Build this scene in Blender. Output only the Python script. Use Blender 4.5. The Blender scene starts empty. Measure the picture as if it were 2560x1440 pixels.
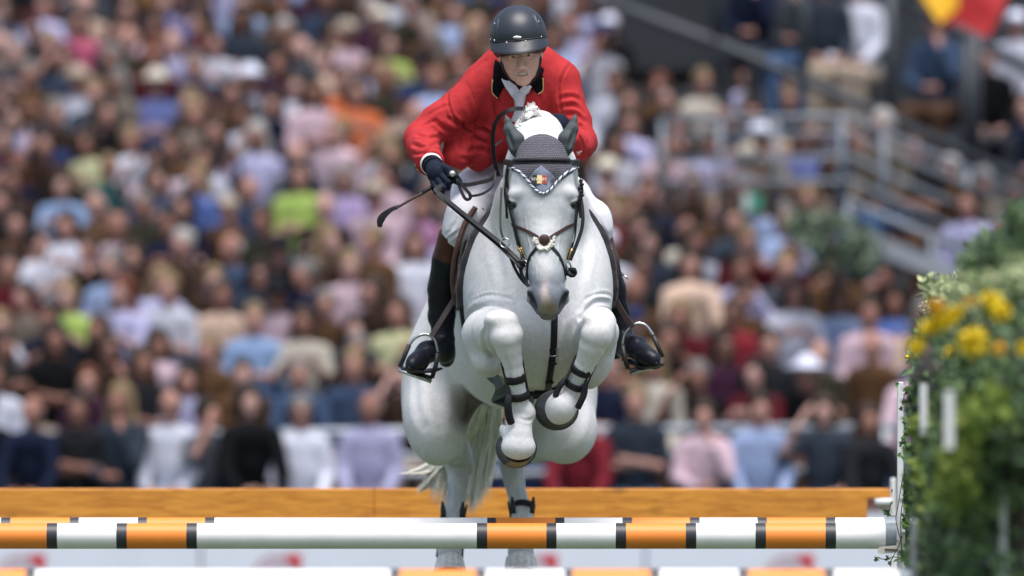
import bpy, math, random
import numpy as np
from mathutils import Vector, Matrix
from mathutils.bvhtree import BVHTree
R = math.radians
rnd = random.Random(7)

# ---------------------------------------------------------------- camera, sky, sun, exposure
FD, FPX, HORY, CAMZ = 33.0, 21120.0, 956.0, 2.05       # focus distance, focal length in px of a 2560 px frame
scene = bpy.context.scene
cam_d = bpy.data.cameras.new('camera'); cam = bpy.data.objects.new('camera', cam_d)
scene.collection.objects.link(cam); scene.camera = cam
cam.location = (0, -FD, CAMZ); cam.rotation_euler = (R(90), 0, 0)
cam_d.sensor_width = 36; cam_d.lens = 36*FPX/2560
cam_d.shift_y = (HORY-720)/2560
cam_d.clip_start = 1; cam_d.clip_end = 2000
cam_d.dof.use_dof = True; cam_d.dof.focus_distance = FD+.1; cam_d.dof.aperture_fstop = cam_d.lens/1000/0.14
cam_d.dof.aperture_blades = 9
w = bpy.data.worlds.new('World'); scene.world = w; w.use_nodes = True
nt = w.node_tree; bg = nt.nodes['Background']; sky = nt.nodes.new('ShaderNodeTexSky')
SUN_EL, SUN_AZ = 72, 165
sky.sky_type = 'NISHITA'; sky.sun_disc = False
sky.sun_elevation = R(SUN_EL); sky.sun_rotation = R(SUN_AZ); sky.dust_density = 4; sky.air_density = 1.0; sky.ozone_density = .6
nt.links.new(sky.outputs[0], bg.inputs[0]); bg.inputs[1].default_value = 0.105
sd = bpy.data.lights.new('sun', 'SUN'); sun = bpy.data.objects.new('sun', sd); scene.collection.objects.link(sun)
sd.energy = 2.1; sd.angle = R(42); sd.color = (1, .98, .955)
_d = Vector((math.sin(R(SUN_AZ))*math.cos(R(SUN_EL)), math.cos(R(SUN_AZ))*math.cos(R(SUN_EL)), math.sin(R(SUN_EL))))
sun.rotation_euler = _d.to_track_quat('Z', 'Y').to_euler()
scene.view_settings.view_transform = 'Standard'; scene.view_settings.look = 'None'
scene.view_settings.exposure = 0.86; scene.view_settings.gamma = 1
scene.render.engine = 'CYCLES'
scene.cycles.max_bounces = 5; scene.cycles.diffuse_bounces = 3; scene.cycles.glossy_bounces = 2; scene.cycles.transmission_bounces = 2

# ---------------------------------------------------------------- helpers
def P(px, py, y=0.0):
    """photo position at distance FD+y in front of the camera, in metres"""
    s = (FD+y)/FPX
    return np.array([(px-1280)*s, y, CAMZ+(HORY-py)*s])
def S(r, y=0.0): return r*(FD+y)/FPX
def link(o): scene.collection.objects.link(o); return o
def tag(o, label=None, cat=None, group=None, kind=None):
    if label: o['label'] = label
    if cat: o['category'] = cat
    if group: o['group'] = group
    if kind: o['kind'] = kind
    return o
def empty(name, loc, label, cat, group=None):
    o = bpy.data.objects.new(name, None); o.location = loc; o.empty_display_size = .1
    return tag(link(o), label, cat, group)
def mesh_np(name, V, F, mat=None, parent=None, smooth=True, col=None, label=None, mats=None, fm=None):
    V = np.asarray(V, dtype=np.float32); me = bpy.data.meshes.new(name)
    if isinstance(F, np.ndarray) and F.ndim == 2:
        n, k = F.shape
        me.vertices.add(len(V)); me.vertices.foreach_set('co', V.ravel())
        me.loops.add(n*k); me.loops.foreach_set('vertex_index', F.astype(np.int32).ravel())
        me.polygons.add(n); me.polygons.foreach_set('loop_start', np.arange(0, n*k, k, dtype=np.int32))
        me.update(calc_edges=True); me.validate()
    else:
        me.from_pydata([tuple(map(float, v)) for v in V], [], [tuple(map(int, f)) for f in F]); me.update()
    me.polygons.foreach_set('use_smooth', np.full(len(me.polygons), smooth))
    if mats:
        for m in mats: me.materials.append(m)
        if fm is not None: me.polygons.foreach_set('material_index', np.asarray(fm, dtype=np.int32))
    elif mat: me.materials.append(mat)
    if col is not None:
        a = me.color_attributes.new('Col', 'FLOAT_COLOR', 'POINT')
        a.data.foreach_set('color', np.hstack([col, np.ones((len(col), 1))]).astype(np.float32).ravel())
    o = link(bpy.data.objects.new(name, me))
    if parent:
        o.parent = parent; mp = parent; T = Vector((0, 0, 0))
        while mp: T += Vector(mp.location); mp = mp.parent
        if T.length: me.transform(Matrix.Translation(-T))
    if label: o['label'] = label
    return o
class MB:                                               # collects polygons of one mesh
    def __init__(s): s.v = []; s.f = []; s.m = []
    def add(s, V, F, m=0):
        b = len(s.v); s.v += [tuple(v) for v in V]; s.f += [tuple(i+b for i in f) for f in F]; s.m += [m]*len(F)
    def box(s, c, h, rot=None, m=0):
        V = np.array([[x, y, z] for x in (-1, 1) for y in (-1, 1) for z in (-1, 1)], float)*np.array(h)
        if rot is not None: V = V @ np.array(rot).T
        s.add(V+np.array(c), [(0, 1, 3, 2), (4, 6, 7, 5), (0, 4, 5, 1), (2, 3, 7, 6), (0, 2, 6, 4), (1, 5, 7, 3)], m)
    def tube(s, pts, r, n=8, m=0, closed=False, flat=1.0, up=None, cap=True):
        pts = [np.array(p, float) for p in pts]; N = len(pts)
        rs = r if hasattr(r, '__len__') else [r]*N
        V = []; pu = None
        for i, p in enumerate(pts):
            a = pts[(i-1) % N] if (closed or i > 0) else p; b = pts[(i+1) % N] if (closed or i < N-1) else p
            t = b-a; t /= (np.linalg.norm(t)+1e-9)
            u = np.array(up if up is not None and not hasattr(up[0], '__len__') else (up[i] if up is not None else (pu if pu is not None else ((0, 0, 1) if abs(t[2]) < .9 else (1, 0, 0)))), float)
            u = u-t*np.dot(u, t); u /= (np.linalg.norm(u)+1e-9); pu = u
            v = np.cross(t, u)
            for k in range(n):
                A = 2*math.pi*k/n
                V.append(p+rs[i]*(math.cos(A)*v+math.sin(A)*u*flat))
        F = [(i*n+k, i*n+(k+1) % n, ((i+1) % N)*n+(k+1) % n, ((i+1) % N)*n+k) for i in range(N if closed else N-1) for k in range(n)]
        if cap and not closed: F += [tuple(range(n))[::-1], tuple(range((N-1)*n, N*n))]
        s.add(V, F, m)
    def strap(s, pts, ups, wd, th, m=0, closed=False):   # flat band lying with its face along ups
        pts = [np.array(p, float) for p in pts]; N = len(pts); V = []
        ws = wd if hasattr(wd, '__len__') else [wd]*N
        for i, p in enumerate(pts):
            a = pts[(i-1) % N] if (closed or i > 0) else p; b = pts[(i+1) % N] if (closed or i < N-1) else p
            t = b-a; t /= (np.linalg.norm(t)+1e-9); u = np.array(ups[i] if hasattr(ups[0], '__len__') else ups, float)
            u = u-t*np.dot(u, t); u /= (np.linalg.norm(u)+1e-9); v = np.cross(t, u); q = ws[i]/2; h = th/2
            for cx, cy in ((-1, -.5), (-.85, 1), (.85, 1), (1, -.5), (.85, -1), (-.85, -1)): V.append(p+v*q*cx+u*h*cy)
        n = 6
        F = [(i*n+k, i*n+(k+1) % n, ((i+1) % N)*n+(k+1) % n, ((i+1) % N)*n+k) for i in range(N if closed else N-1) for k in range(n)]
        if not closed: F += [tuple(range(n))[::-1], tuple(range((N-1)*n, N*n))]
        s.add(V, F, m)
    def ell(s, c, r, rot=None, nu=12, nv=8, m=0):
        V = [];
        for j in range(nv+1):
            for i in range(nu):
                a, b = 2*math.pi*i/nu, math.pi*j/nv
                V.append((math.cos(a)*math.sin(b)*r[0], math.sin(a)*math.sin(b)*r[1], math.cos(b)*r[2]))
        V = np.array(V)
        if rot is not None: V = V @ np.array(rot).T
        s.add(V+np.array(c), [(j*nu+i, (j+1)*nu+i, (j+1)*nu+(i+1) % nu, j*nu+(i+1) % nu) for j in range(nv) for i in range(nu)], m)
    def build(s, name, mat=None, parent=None, smooth=True, label=None, mats=None):
        return mesh_np(name, np.array(s.v), s.f, mat, parent, smooth, None, label, mats, s.m if mats else None)
def catmull(pts, n=6, closed=False):
    pts = [np.array(p, float) for p in pts]; N = len(pts); out = []
    for i in range(N if closed else N-1):
        g = lambda j: pts[j % N] if closed else pts[max(0, min(N-1, j))]
        p0, p1, p2, p3 = g(i-1), g(i), g(i+1), g(i+2)
        for k in range(n):
            t = k/n; out.append(.5*((2*p1)+(-p0+p2)*t+(2*p0-5*p1+4*p2-p3)*t*t+(-p0+3*p1-3*p2+p3)*t**3))
    if not closed: out.append(pts[-1])
    return out

# ---- implicit surfaces: smooth unions of tapered capsules and ellipsoids, meshed by surface nets
def rc(a, b, ra, rb, sq=None, k=.03):                    # tapered capsule; sq = (axis, factor) squashes it
    return ('c', np.array(a, float), np.array(b, float), ra, rb, sq, k)
def el(c, r, rot=None, k=.03):                           # ellipsoid
    return ('e', np.array(c, float), np.array(r, float), None if rot is None else np.array(rot, float), None, None, k)
def cut(p): return ('-',)+p
def rotm(ax=0, ay=0, az=0):
    return np.array((Matrix.Rotation(R(az), 3, 'Z') @ Matrix.Rotation(R(ay), 3, 'Y') @ Matrix.Rotation(R(ax), 3, 'X')))
def clipf(func, lo, hi, k=.004):                          # cut away where func(X, Y, Z) < 0
    return ('-', 'f', func, np.array(lo, float), np.array(hi, float), None, None, k)
def bbox(p):
    if p[0] == '-': return bbox(p[1:])
    if p[0] == 'f': return p[2], p[3]
    if p[0] == 'g':
        bs = [bbox(q) for q in p[1] if q[0] != '-']; return np.min([b[0] for b in bs], 0), np.max([b[1] for b in bs], 0)
    if p[0] == 'c':
        m = max(p[3], p[4])*(max(1, p[5][1]) if p[5] else 1)
        return np.minimum(p[1], p[2])-m, np.maximum(p[1], p[2])+m
    m = p[2].max() if p[3] is not None else p[2]
    return p[1]-m, p[1]+m
def pdist(p, X, Y, Z):
    if p[0] == 'f': return np.broadcast_to(p[1](X, Y, Z), np.broadcast_shapes(X.shape, Y.shape, Z.shape))
    if p[0] == 'c':
        _, a, b, ra, rb, sq, _k = p
        if sq:
            u = np.array(sq[0], float); u /= np.linalg.norm(u); f = 1/sq[1]-1
            dX, dY, dZ = X-a[0], Y-a[1], Z-a[2]; q = (dX*u[0]+dY*u[1]+dZ*u[2])*f
            dX = dX+q*u[0]; dY = dY+q*u[1]; dZ = dZ+q*u[2]; ab = b-a; ab = ab+u*np.dot(ab, u)*f
        else: dX, dY, dZ = X-a[0], Y-a[1], Z-a[2]; ab = b-a
        L = max(np.dot(ab, ab), 1e-9); t = np.clip((dX*ab[0]+dY*ab[1]+dZ*ab[2])/L, 0, 1)
        return (np.sqrt((dX-t*ab[0])**2+(dY-t*ab[1])**2+(dZ-t*ab[2])**2)-(ra+(rb-ra)*t))*(min(1, sq[1]) if sq else 1)
    _, c, r, rot, _, _, _k = p
    dX, dY, dZ = X-c[0], Y-c[1], Z-c[2]
    if rot is not None:
        m = rot; dX, dY, dZ = (dX*m[0, 0]+dY*m[1, 0]+dZ*m[2, 0], dX*m[0, 1]+dY*m[1, 1]+dZ*m[2, 1], dX*m[0, 2]+dY*m[1, 2]+dZ*m[2, 2])
    k0 = np.sqrt((dX/r[0])**2+(dY/r[1])**2+(dZ/r[2])**2); k1 = np.sqrt((dX/r[0]**2)**2+(dY/r[1]**2)**2+(dZ/r[2]**2)**2)
    return np.where(k1 > 1e-6, k0*(k0-1)/(k1+1e-9), -r.min())
def smin(a, b, k):
    h = np.maximum(k-np.abs(a-b), 0)/k; return np.minimum(a, b)-h*h*k*.25
def group(prims, k=.02): return ('g', prims, k)
class Fld:
    def __init__(s, lo, hi, h):
        s.lo = np.array(lo, float); s.h = h; s.n = np.ceil((np.array(hi)-s.lo)/h).astype(int)+1
        s.f = np.full(s.n, 1.0, np.float32)
    def sub(s, lo, hi):
        a = np.clip(np.floor((lo-s.lo)/s.h).astype(int), 0, s.n); b = np.clip(np.ceil((hi-s.lo)/s.h).astype(int)+1, 0, s.n)
        sl = tuple(slice(a[i], b[i]) for i in range(3))
        ax = [(s.lo[i]+s.h*np.arange(a[i], b[i])).astype(np.float32) for i in range(3)]
        return sl, ax[0][:, None, None], ax[1][None, :, None], ax[2][None, None, :]
    def put(s, prims, grow=0):
        for p in prims:
            neg = p[0] == '-'; q = p[1:] if neg else p; k = q[-1]; lo, hi = bbox(q); m = 1.7*k+2*s.h+abs(grow)
            sl, X, Y, Z = s.sub(lo-m, hi+m); cur = s.f[sl]
            if cur.size == 0: continue
            if q[0] == 'g':
                g = Fld(s.lo+s.h*np.array([t.start for t in sl]), s.lo+s.h*np.array([t.stop-1 for t in sl]), s.h)
                g.f = np.full(cur.shape, 1.0, np.float32); g.n = np.array(cur.shape); g.put(q[1], grow); d = g.f
            else: d = pdist(q, X, Y, Z).astype(np.float32)-(0 if q[0] == 'f' else grow)
            s.f[sl] = -smin(-cur, d, k) if neg else smin(cur, d, k)
        return s
    def mesh(s, it=1):
        f = s.f; n = f.shape; ins = f < 0
        c = np.zeros(tuple(x-1 for x in n), np.uint8)
        for dx in (0, 1):
            for dy in (0, 1):
                for dz in (0, 1): c += ins[dx:n[0]-1+dx, dy:n[1]-1+dy, dz:n[2]-1+dz]
        act = (c > 0) & (c < 8); I = np.argwhere(act); vid = np.full(act.shape, -1, np.int32); vid[act] = np.arange(len(I))
        acc = np.zeros((len(I), 3)); cnt = np.zeros(len(I))
        cs = [(a, b, d) for a in (0, 1) for b in (0, 1) for d in (0, 1)]
        val = {q: f[I[:, 0]+q[0], I[:, 1]+q[1], I[:, 2]+q[2]] for q in cs}
        for q in cs:
            for ax in range(3):
                if q[ax] == 0:
                    q2 = tuple(1 if i == ax else q[i] for i in range(3)); a, b = val[q], val[q2]
                    m = (a < 0) != (b < 0); t = np.where(m, a/np.where(m, a-b, 1), 0)
                    pt = np.tile(np.array(q, float), (len(I), 1)); pt[:, ax] += t; acc[m] += pt[m]; cnt[m] += 1
        V = (I+acc/cnt[:, None])*s.h+s.lo; Fs = []
        for ax in range(3):
            sl0 = [slice(1, -1)]*3; sl1 = [slice(1, -1)]*3; sl0[ax] = slice(0, -1); sl1[ax] = slice(1, None)
            A = ins[tuple(sl0)]; B = ins[tuple(sl1)]
            u, v = [(1, 2), (2, 0), (0, 1)][ax]
            for sgn in (0, 1):
                E = np.argwhere((A & ~B) if sgn == 0 else (~A & B))
                if len(E) == 0: continue
                off = np.ones(3, int); off[ax] = 0; E = E+off; q = []
                for du, dv in ((-1, -1), (0, -1), (0, 0), (-1, 0)):
                    J = E.copy(); J[:, u] += du; J[:, v] += dv; q.append(vid[J[:, 0], J[:, 1], J[:, 2]])
                q = np.stack(q, 1); Fs.append(q if sgn == 0 else q[:, ::-1])
        F = np.concatenate(Fs); F = F[(F >= 0).all(1)]
        for _ in range(it): V = smooth(V, F)
        return V, F
def smooth(V, F, a=.5):
    acc = np.zeros_like(V); cnt = np.zeros(len(V))
    for i in range(4):
        j = (i+1) % 4
        for q, r in ((i, j), (j, i)):
            for c in range(3): acc[:, c] += np.bincount(F[:, q], V[F[:, r], c], len(V))
            cnt += np.bincount(F[:, q], minlength=len(V))
    return V*(1-a)+a*acc/np.maximum(cnt, 1)[:, None]
def vnormals(V, F):
    n = np.cross(V[F[:, 2]]-V[F[:, 0]], V[F[:, 3]]-V[F[:, 1]]); N = np.zeros_like(V)
    for i in range(4):
        for c in range(3): N[:, c] += np.bincount(F[:, i], n[:, c], len(V))
    return N/(np.linalg.norm(N, axis=1)[:, None]+1e-9)
def isosurf(prims, h, it=1, grow=0, pad=.03):
    bs = [bbox(p) for p in prims if p[0] != '-']
    lo = np.min([b[0] for b in bs], 0)-pad-abs(grow); hi = np.max([b[1] for b in bs], 0)+pad+abs(grow)
    return Fld(lo, hi, h).put(prims, grow).mesh(it)
def chain(pts, k=.02, sq=None, kind=None):
    return [rc(pts[i][0], pts[i+1][0], pts[i][1], pts[i+1][1], sq, k) for i in range(len(pts)-1)]
def tocol(h):
    c = [int(h[i:i+2], 16)/255 for i in (0, 2, 4)]; return tuple(x/12.92 if x <= .04045 else ((x+.055)/1.055)**2.4 for x in c)
def fold(V, N, poly, depth, width):                      # a crease pressed in (or ridge raised) along a 3-D line
    pts = np.array(catmull(poly, 8)); lo = pts.min(0)-3*width; hi = pts.max(0)+3*width
    idx = np.where(((V > lo) & (V < hi)).all(1))[0]
    if len(idx) == 0: return
    d = np.full(len(idx), 9.0); end = np.zeros(len(idx)); q = V[idx]
    for i in range(len(pts)-1):
        a, b = pts[i], pts[i+1]; ab = b-a; t = np.clip(((q-a) @ ab)/max(ab @ ab, 1e-9), 0, 1)
        dd = np.linalg.norm(q-a-t[:, None]*ab, axis=1); m = dd < d; d[m] = dd[m]; end[m] = ((i+t)/(len(pts)-1))[m]
    e = np.sin(np.clip(end, .03, .97)*math.pi)**.6
    g = np.exp(-(d/width)**2)-.55*np.exp(-((d-1.9*width)/(width*.9))**2)
    V[idx] -= N[idx]*(depth*e*g)[:, None]
def vnoise(V, sc, seed=0):
    q = V*sc; out = np.zeros(len(V)); a = 1
    rs = np.random.RandomState(seed)
    for o in range(5):
        for _ in range(3):
            d = rs.randn(3); d /= np.linalg.norm(d); ph = rs.rand()*6.28; out += a*np.sin(q @ d*2**o*1.7+ph+1.3*np.sin(q @ d[[1, 2, 0]]*2**o+ph)); 
        a *= .6
    return out/5
# ---- materials
def nmat(name, col=(.5, .5, .5), rough=.6, metal=0, attr=None, noise=0, nscale=20, bump=0, bscale=200, spec=.5, sheen=0, sss=0, objcol=False, stretch=None, rvar=0, coat=0):
    m = bpy.data.materials.new(name); m.use_nodes = True; n = m.node_tree.nodes; L = m.node_tree.links
    b = n['Principled BSDF']; b.inputs['Roughness'].default_value = rough; b.inputs['Metallic'].default_value = metal
    b.inputs['Specular IOR Level'].default_value = spec
    if sheen: b.inputs['Sheen Weight'].default_value = sheen
    if coat: b.inputs['Coat Weight'].default_value = coat; b.inputs['Coat Roughness'].default_value = .15
    if sss: b.inputs['Subsurface Weight'].default_value = sss; b.inputs['Subsurface Radius'].default_value = (.01, .004, .002)
    tc = n.new('ShaderNodeTexCoord'); vec = tc.outputs['Object']
    if stretch:
        mp = n.new('ShaderNodeMapping'); mp.inputs['Scale'].default_value = stretch; L.new(vec, mp.inputs[0]); vec = mp.outputs[0]
    src = None
    if attr: a = n.new('ShaderNodeAttribute'); a.attribute_name = attr; src = a.outputs['Color']
    elif objcol: a = n.new('ShaderNodeObjectInfo'); src = a.outputs['Color']
    if noise:
        t = n.new('ShaderNodeTexNoise'); t.inputs['Scale'].default_value = nscale; t.inputs['Detail'].default_value = 6; L.new(vec, t.inputs[0])
        mr = n.new('ShaderNodeMapRange'); mr.inputs[1].default_value = .3; mr.inputs[2].default_value = .7
        mr.inputs[3].default_value = 1-noise; mr.inputs[4].default_value = 1+noise*.6; L.new(t.outputs[0], mr.inputs[0])
        mx = n.new('ShaderNodeMix'); mx.data_type = 'RGBA'; mx.blend_type = 'MULTIPLY'; mx.inputs[0].default_value = 1
        if src: L.new(src, mx.inputs[6])
        else: mx.inputs[6].default_value = (*col, 1)
        L.new(mr.outputs[0], mx.inputs[7]); src = mx.outputs[2]
        if rvar:
            m2 = n.new('ShaderNodeMapRange'); m2.inputs[3].default_value = rough-rvar; m2.inputs[4].default_value = rough+rvar
            L.new(t.outputs[0], m2.inputs[0]); L.new(m2.outputs[0], b.inputs['Roughness'])
    if src: L.new(src, b.inputs['Base Color'])
    else: b.inputs['Base Color'].default_value = (*col, 1)
    if bump:
        t = n.new('ShaderNodeTexNoise'); t.inputs['Scale'].default_value = bscale; t.inputs['Detail'].default_value = 4; L.new(vec, t.inputs[0])
        bp = n.new('ShaderNodeBump'); bp.inputs['Strength'].default_value = bump; bp.inputs['Distance'].default_value = .002
        L.new(t.outputs[0], bp.inputs['Height']); L.new(bp.outputs[0], b.inputs['Normal'])
    return m

BIG = (np.array([-3., -3, -3]), np.array([3., 6, 9]))
def planecut(p, n, r=None, k=.003):                      # removes the side the normal points to, within r of p
    p = np.array(p, float); n = np.array(n, float); n /= np.linalg.norm(n)
    lo, hi = (p-r, p+r) if r else BIG
    if r: return clipf(lambda X, Y, Z: np.maximum(-((X-p[0])*n[0]+(Y-p[1])*n[1]+(Z-p[2])*n[2]), np.sqrt((X-p[0])**2+(Y-p[1])**2+(Z-p[2])**2)-r*.75), lo, hi, k)
    return clipf(lambda X, Y, Z: -((X-p[0])*n[0]+(Y-p[1])*n[1]+(Z-p[2])*n[2]), lo, hi, k)
def g2p(X, Y, Z):
    s = (FD+Y)/FPX; return X/s+1280, HORY-(Z-CAMZ)/s
def polyf(poly, ymax):                                   # >0 inside the outline (seen from the front) and nearer than ymax
    P_ = np.array(poly, float)
    def f(X, Y, Z):
        a, b = g2p(X, Y, Z); a, b = np.broadcast_arrays(a, b); d = np.full(a.shape, 1e9); ins = np.zeros(a.shape, bool); n = len(P_)
        for i in range(n):
            (x1, y1), (x2, y2) = P_[i], P_[(i+1) % n]; ex, ey = x2-x1, y2-y1
            t = np.clip(((a-x1)*ex+(b-y1)*ey)/(ex*ex+ey*ey+1e-9), 0, 1); d = np.minimum(d, np.hypot(a-x1-t*ex, b-y1-t*ey))
            if y1 != y2: ins ^= ((y1 > b) != (y2 > b)) & (a < ex*(b-y1)/ey+x1)
        return np.maximum(np.where(ins, -d, d)*S(1), Y-(ymax(b) if callable(ymax) else ymax))
    return f
def inter(prims, func, h, grow=0, it=1, lo=None, hi=None):   # part of a surface that lies where func < 0
    bs = [bbox(p) for p in prims if p[0] != '-']
    lo = np.min([b[0] for b in bs], 0)-.03-abs(grow) if lo is None else np.array(lo, float); hi = np.max([b[1] for b in bs], 0)+.03+abs(grow) if hi is None else np.array(hi, float)
    F_ = Fld(lo, hi, h).put(prims, grow); n = F_.n; ax = [(F_.lo[i]+h*np.arange(n[i])) for i in range(3)]
    F_.f = np.maximum(F_.f, func(ax[0][:, None, None], ax[1][None, :, None], ax[2][None, None, :]).astype(np.float32))
    return F_.mesh(it)
# ================================================================ HORSE
def hp(a, b, y, r): return (P(a, b, y), S(r, y))
def HC(pts, k=.03, sq=None): return chain([hp(*p) for p in pts], k, sq)
def HE(px, py, y, rx, rz, ry, rot=None, k=.05): return el(P(px, py, y), (S(rx, y), ry, S(rz, y)), rot, k)
horse = []
# trunk
horse += [HE(1322, 770, 1.15, 165, 222, .55, k=.01), HE(1288, 805, 1.62, 168, 226, .45, k=.1),   # barrel, belly
          HE(1347, 730, .85, 168, 220, .36, k=.12),                           # shoulders
          HE(1352, 800, .62, 160, 165, .26, k=.12),                           # chest
          HE(1300, 740, .62, 60, 110, .20, rotm(0, 8, 0), k=.08), HE(1404, 740, .62, 60, 110, .20, rotm(0, -8, 0), k=.08),
          HE(1255, 790, 1.95, 175, 205, .45, k=.18)]                          # loin and croup
# shoulder bulges seen past the neck
horse += [HE(1238, 685, .80, 58, 126, .19, rotm(0, 6, 0), k=.08), HE(1464, 685, .80, 58, 126, .19, rotm(0, -6, 0), k=.08)]
# neck
horse += HC([(1354, 385, .22, 68), (1352, 425, .42, 80), (1350, 520, .66, 106), (1350, 620, .85, 130)], k=.08)
horse += HC([(1345, 345, .28, 48), (1345, 340, .55, 52), (1345, 420, .95, 60)], k=.08)   # crest
# hindquarters
for sx, cx, ty in ((-1, 1112, 0), (1, 1392, 12)):
    horse += [HE(cx, 935+ty, 2.02, 106 if sx < 0 else 100, 215 if sx < 0 else 205, .30, rotm(0, 9*-sx if sx < 0 else -6, 0), k=.07)]
    horse += [HE(cx-28 if sx < 0 else cx+22, 1070+ty, 1.80, 66 if sx < 0 else 72, 96 if sx < 0 else 78, .17, rotm(0, 12*sx, 0), k=.10)]
TRUNK = list(horse)
gL = HC([(1100, 1075, 1.86, 60), (1132, 1112, 2.12, 46), (1150, 1135, 2.36, 36)], .03)
gL += HC([(1150, 1130, 2.36, 36), (1148, 1165, 2.36, 33), (1146, 1200, 2.33, 25), (1138, 1250, 2.30, 22), (1132, 1285, 2.28, 24), (1131, 1312, 2.26, 29), (1126, 1350, 2.20, 26), (1124, 1380, 2.17, 31)], .012)
gL += [HE(1152, 1115, 2.44, 17, 36, .035, k=.03), HE(1140, 1320, 2.33, 16, 14, .03, k=.03), HE(1130, 1150, 2.34, 14, 24, .03, k=.03), HE(1170, 1150, 2.34, 12, 24, .03, k=.03)]
gR = HC([(1420, 1075, 1.86, 60), (1340, 1108, 2.10, 46), (1284, 1120, 2.34, 35)], .03)
gR += HC([(1284, 1118, 2.34, 35), (1280, 1160, 2.34, 32), (1285, 1200, 2.31, 26), (1296, 1250, 2.28, 23), (1305, 1285, 2.26, 25), (1306, 1310, 2.25, 30), (1302, 1350, 2.20, 26), (1302, 1378, 2.17, 33)], .012)
gR += [HE(1260, 1078, 2.42, 16, 44, .035, rotm(0, -8, 0), k=.03)]
horse += [group(gL, .05), group(gR, .05)]
horse += [cut(HE(1222, 1092, 2.0, 52, 78, .60, rotm(0, 12, 0), k=.05)), cut(HE(1188, 1046, 1.62, 24, 26, .14, k=.05)), cut(HE(1300, 1075, 1.70, 60, 60, .40, k=.05))]
# fore legs, knees carried high and cannons folded down
fl = [HE(1214, 858, .42, 48, 84, .13, rotm(0, -8, 0), k=.04), HE(1218, 905, .36, 34, 34, .09, k=.04)]
fl += HC([(1206, 836, .42, 52), (1236, 828, .22, 50), (1254, 822, .05, 43)], .03)
horse += [group(fl, .06)]
fl = HC([(1254, 815, .03, 39), (1265, 835, .0, 41)], .012) + HC([(1266, 845, -.01, 38), (1271, 870, .01, 31), (1279, 897, .03, 25), (1286, 930, .05, 22), (1294, 990, .09, 23)], .012)
fl += HC([(1294, 985, .09, 23), (1300, 1015, .11, 27), (1308, 1036, .12, 31)], .012) + HC([(1306, 1040, .12, 28), (1301, 1064, .10, 25), (1298, 1084, .09, 30)], .012)
fl += [HE(1289, 1040, .17, 16, 20, .03, k=.02), HE(1238, 800, .0, 26, 20, .05, k=.035), HE(1268, 798, -.012, 26, 20, .035, k=.035), HE(1288, 836, -.015, 18, 18, .035, k=.02),
       HE(1252, 842, -.025, 18, 18, .03, k=.02), HE(1322, 1030, .10, 14, 16, .03, k=.02), rc(P(1302, 1056, .10), P(1296, 1109, .085), S(23), S(38), ((0, 1, 0), .8), .02), HE(1296, 1118, .085, 42, 28, .05, k=.02), HE(1262, 1082, .12, 12, 22, .03, rotm(0, -20, 0), k=.02)]
horse += [('g', fl, .012)]
fr = [HE(1496, 878, .42, 42, 76, .13, rotm(0, 6, 0), k=.04), HE(1482, 930, .40, 26, 44, .08, rotm(0, 14, 0), k=.04)]
fr += HC([(1488, 846, .42, 50), (1494, 832, .22, 49), (1496, 820, .05, 44)], .03)
horse += [group(fr, .06)]
fr = HC([(1500, 806, .02, 39), (1494, 832, -.01, 40)], .012) + HC([(1490, 842, -.01, 37), (1481, 866, .01, 33), (1471, 890, .03, 27), (1460, 915, .05, 24), (1440, 960, .10, 24)], .012)
fr += HC([(1440, 958, .10, 25), (1426, 980, .12, 29), (1418, 996, .13, 31)], .012) + HC([(1414, 1000, .13, 28), (1408, 1012, .10, 29), (1402, 1018, .08, 33)], .012)
fr += [HE(1436, 1012, .17, 15, 16, .03, k=.02), HE(1518, 815, .0, 20, 26, .035, k=.02), HE(1484, 800, -.015, 24, 16, .03, k=.02), HE(1477, 838, -.02, 18, 18, .03, k=.02),
       HE(1510, 846, -.015, 18, 18, .03, k=.02), HE(1401, 1020, .10, 38, 42, .05, rotm(0, 20, 0), k=.02), HE(1432, 1012, .12, 15, 26, .035, rotm(0, 35, 0), k=.008)]
horse += [('g', fr, .012)]
# head
hd = HC([(1354, 400, .10, 62), (1356, 440, .07, 64), (1358, 500, .07, 60)], .04)
hd += [HE(1356, 468, .04, 78, 84, .085, k=.04), HE(1357, 540, .01, 66, 84, .07, k=.05)]
hd += HC([(1359, 540, .03, 60), (1361, 600, .0, 54), (1365, 650, -.03, 46), (1367, 690, -.06, 41), (1370, 728, -.08, 38)], .03)
hd += [HE(1306, 560, .10, 24, 82, .13, rotm(0, -9, 0), k=.06), HE(1414, 560, .10, 24, 82, .13, rotm(0, 9, 0), k=.06)]      # jaw
hd += [HE(1292, 486, .0, 26, 17, .036, rotm(0, -28, 0), k=.025), HE(1426, 486, .0, 26, 17, .036, rotm(0, 28, 0), k=.025)]    # brow
hd += [HE(1318, 590, -.005, 8, 66, .03, rotm(0, -13, 0), k=.025), HE(1407, 590, -.005, 8, 66, .03, rotm(0, 11, 0), k=.025)]         # cheek crests
hd += HC([(1338, 560, -.035, 10), (1350, 700, -.10, 9)], .03) + HC([(1382, 560, -.035, 10), (1386, 700, -.10, 9)], .03)  # nasal bone edges
hd += [HE(1371, 750, -.085, 34, 36, .05, k=.035), HE(1371, 776, -.05, 27, 22, .05, k=.025), HE(1371, 790, -.01, 20, 12, .04, k=.02)]     # muzzle, lips, chin
for q, cx in ((-1, 1335), (1, 1405)):
    hd += HC([(cx-5*q, 720, -.10, 9), (cx+10*q, 730, -.085, 6), (cx+10*q, 750, -.08, 6), (cx-11*q, 779, -.085, 7)], .015)
    hd += [HE(cx+0*q, 748, -.05, 13, 30, .025, rotm(0, 22*q, 0), k=.015), cut(HE(cx+3*q, 751, -.115, 8.5, 26, .034, rotm(0, 24*q, 0), k=.006))]
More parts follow.
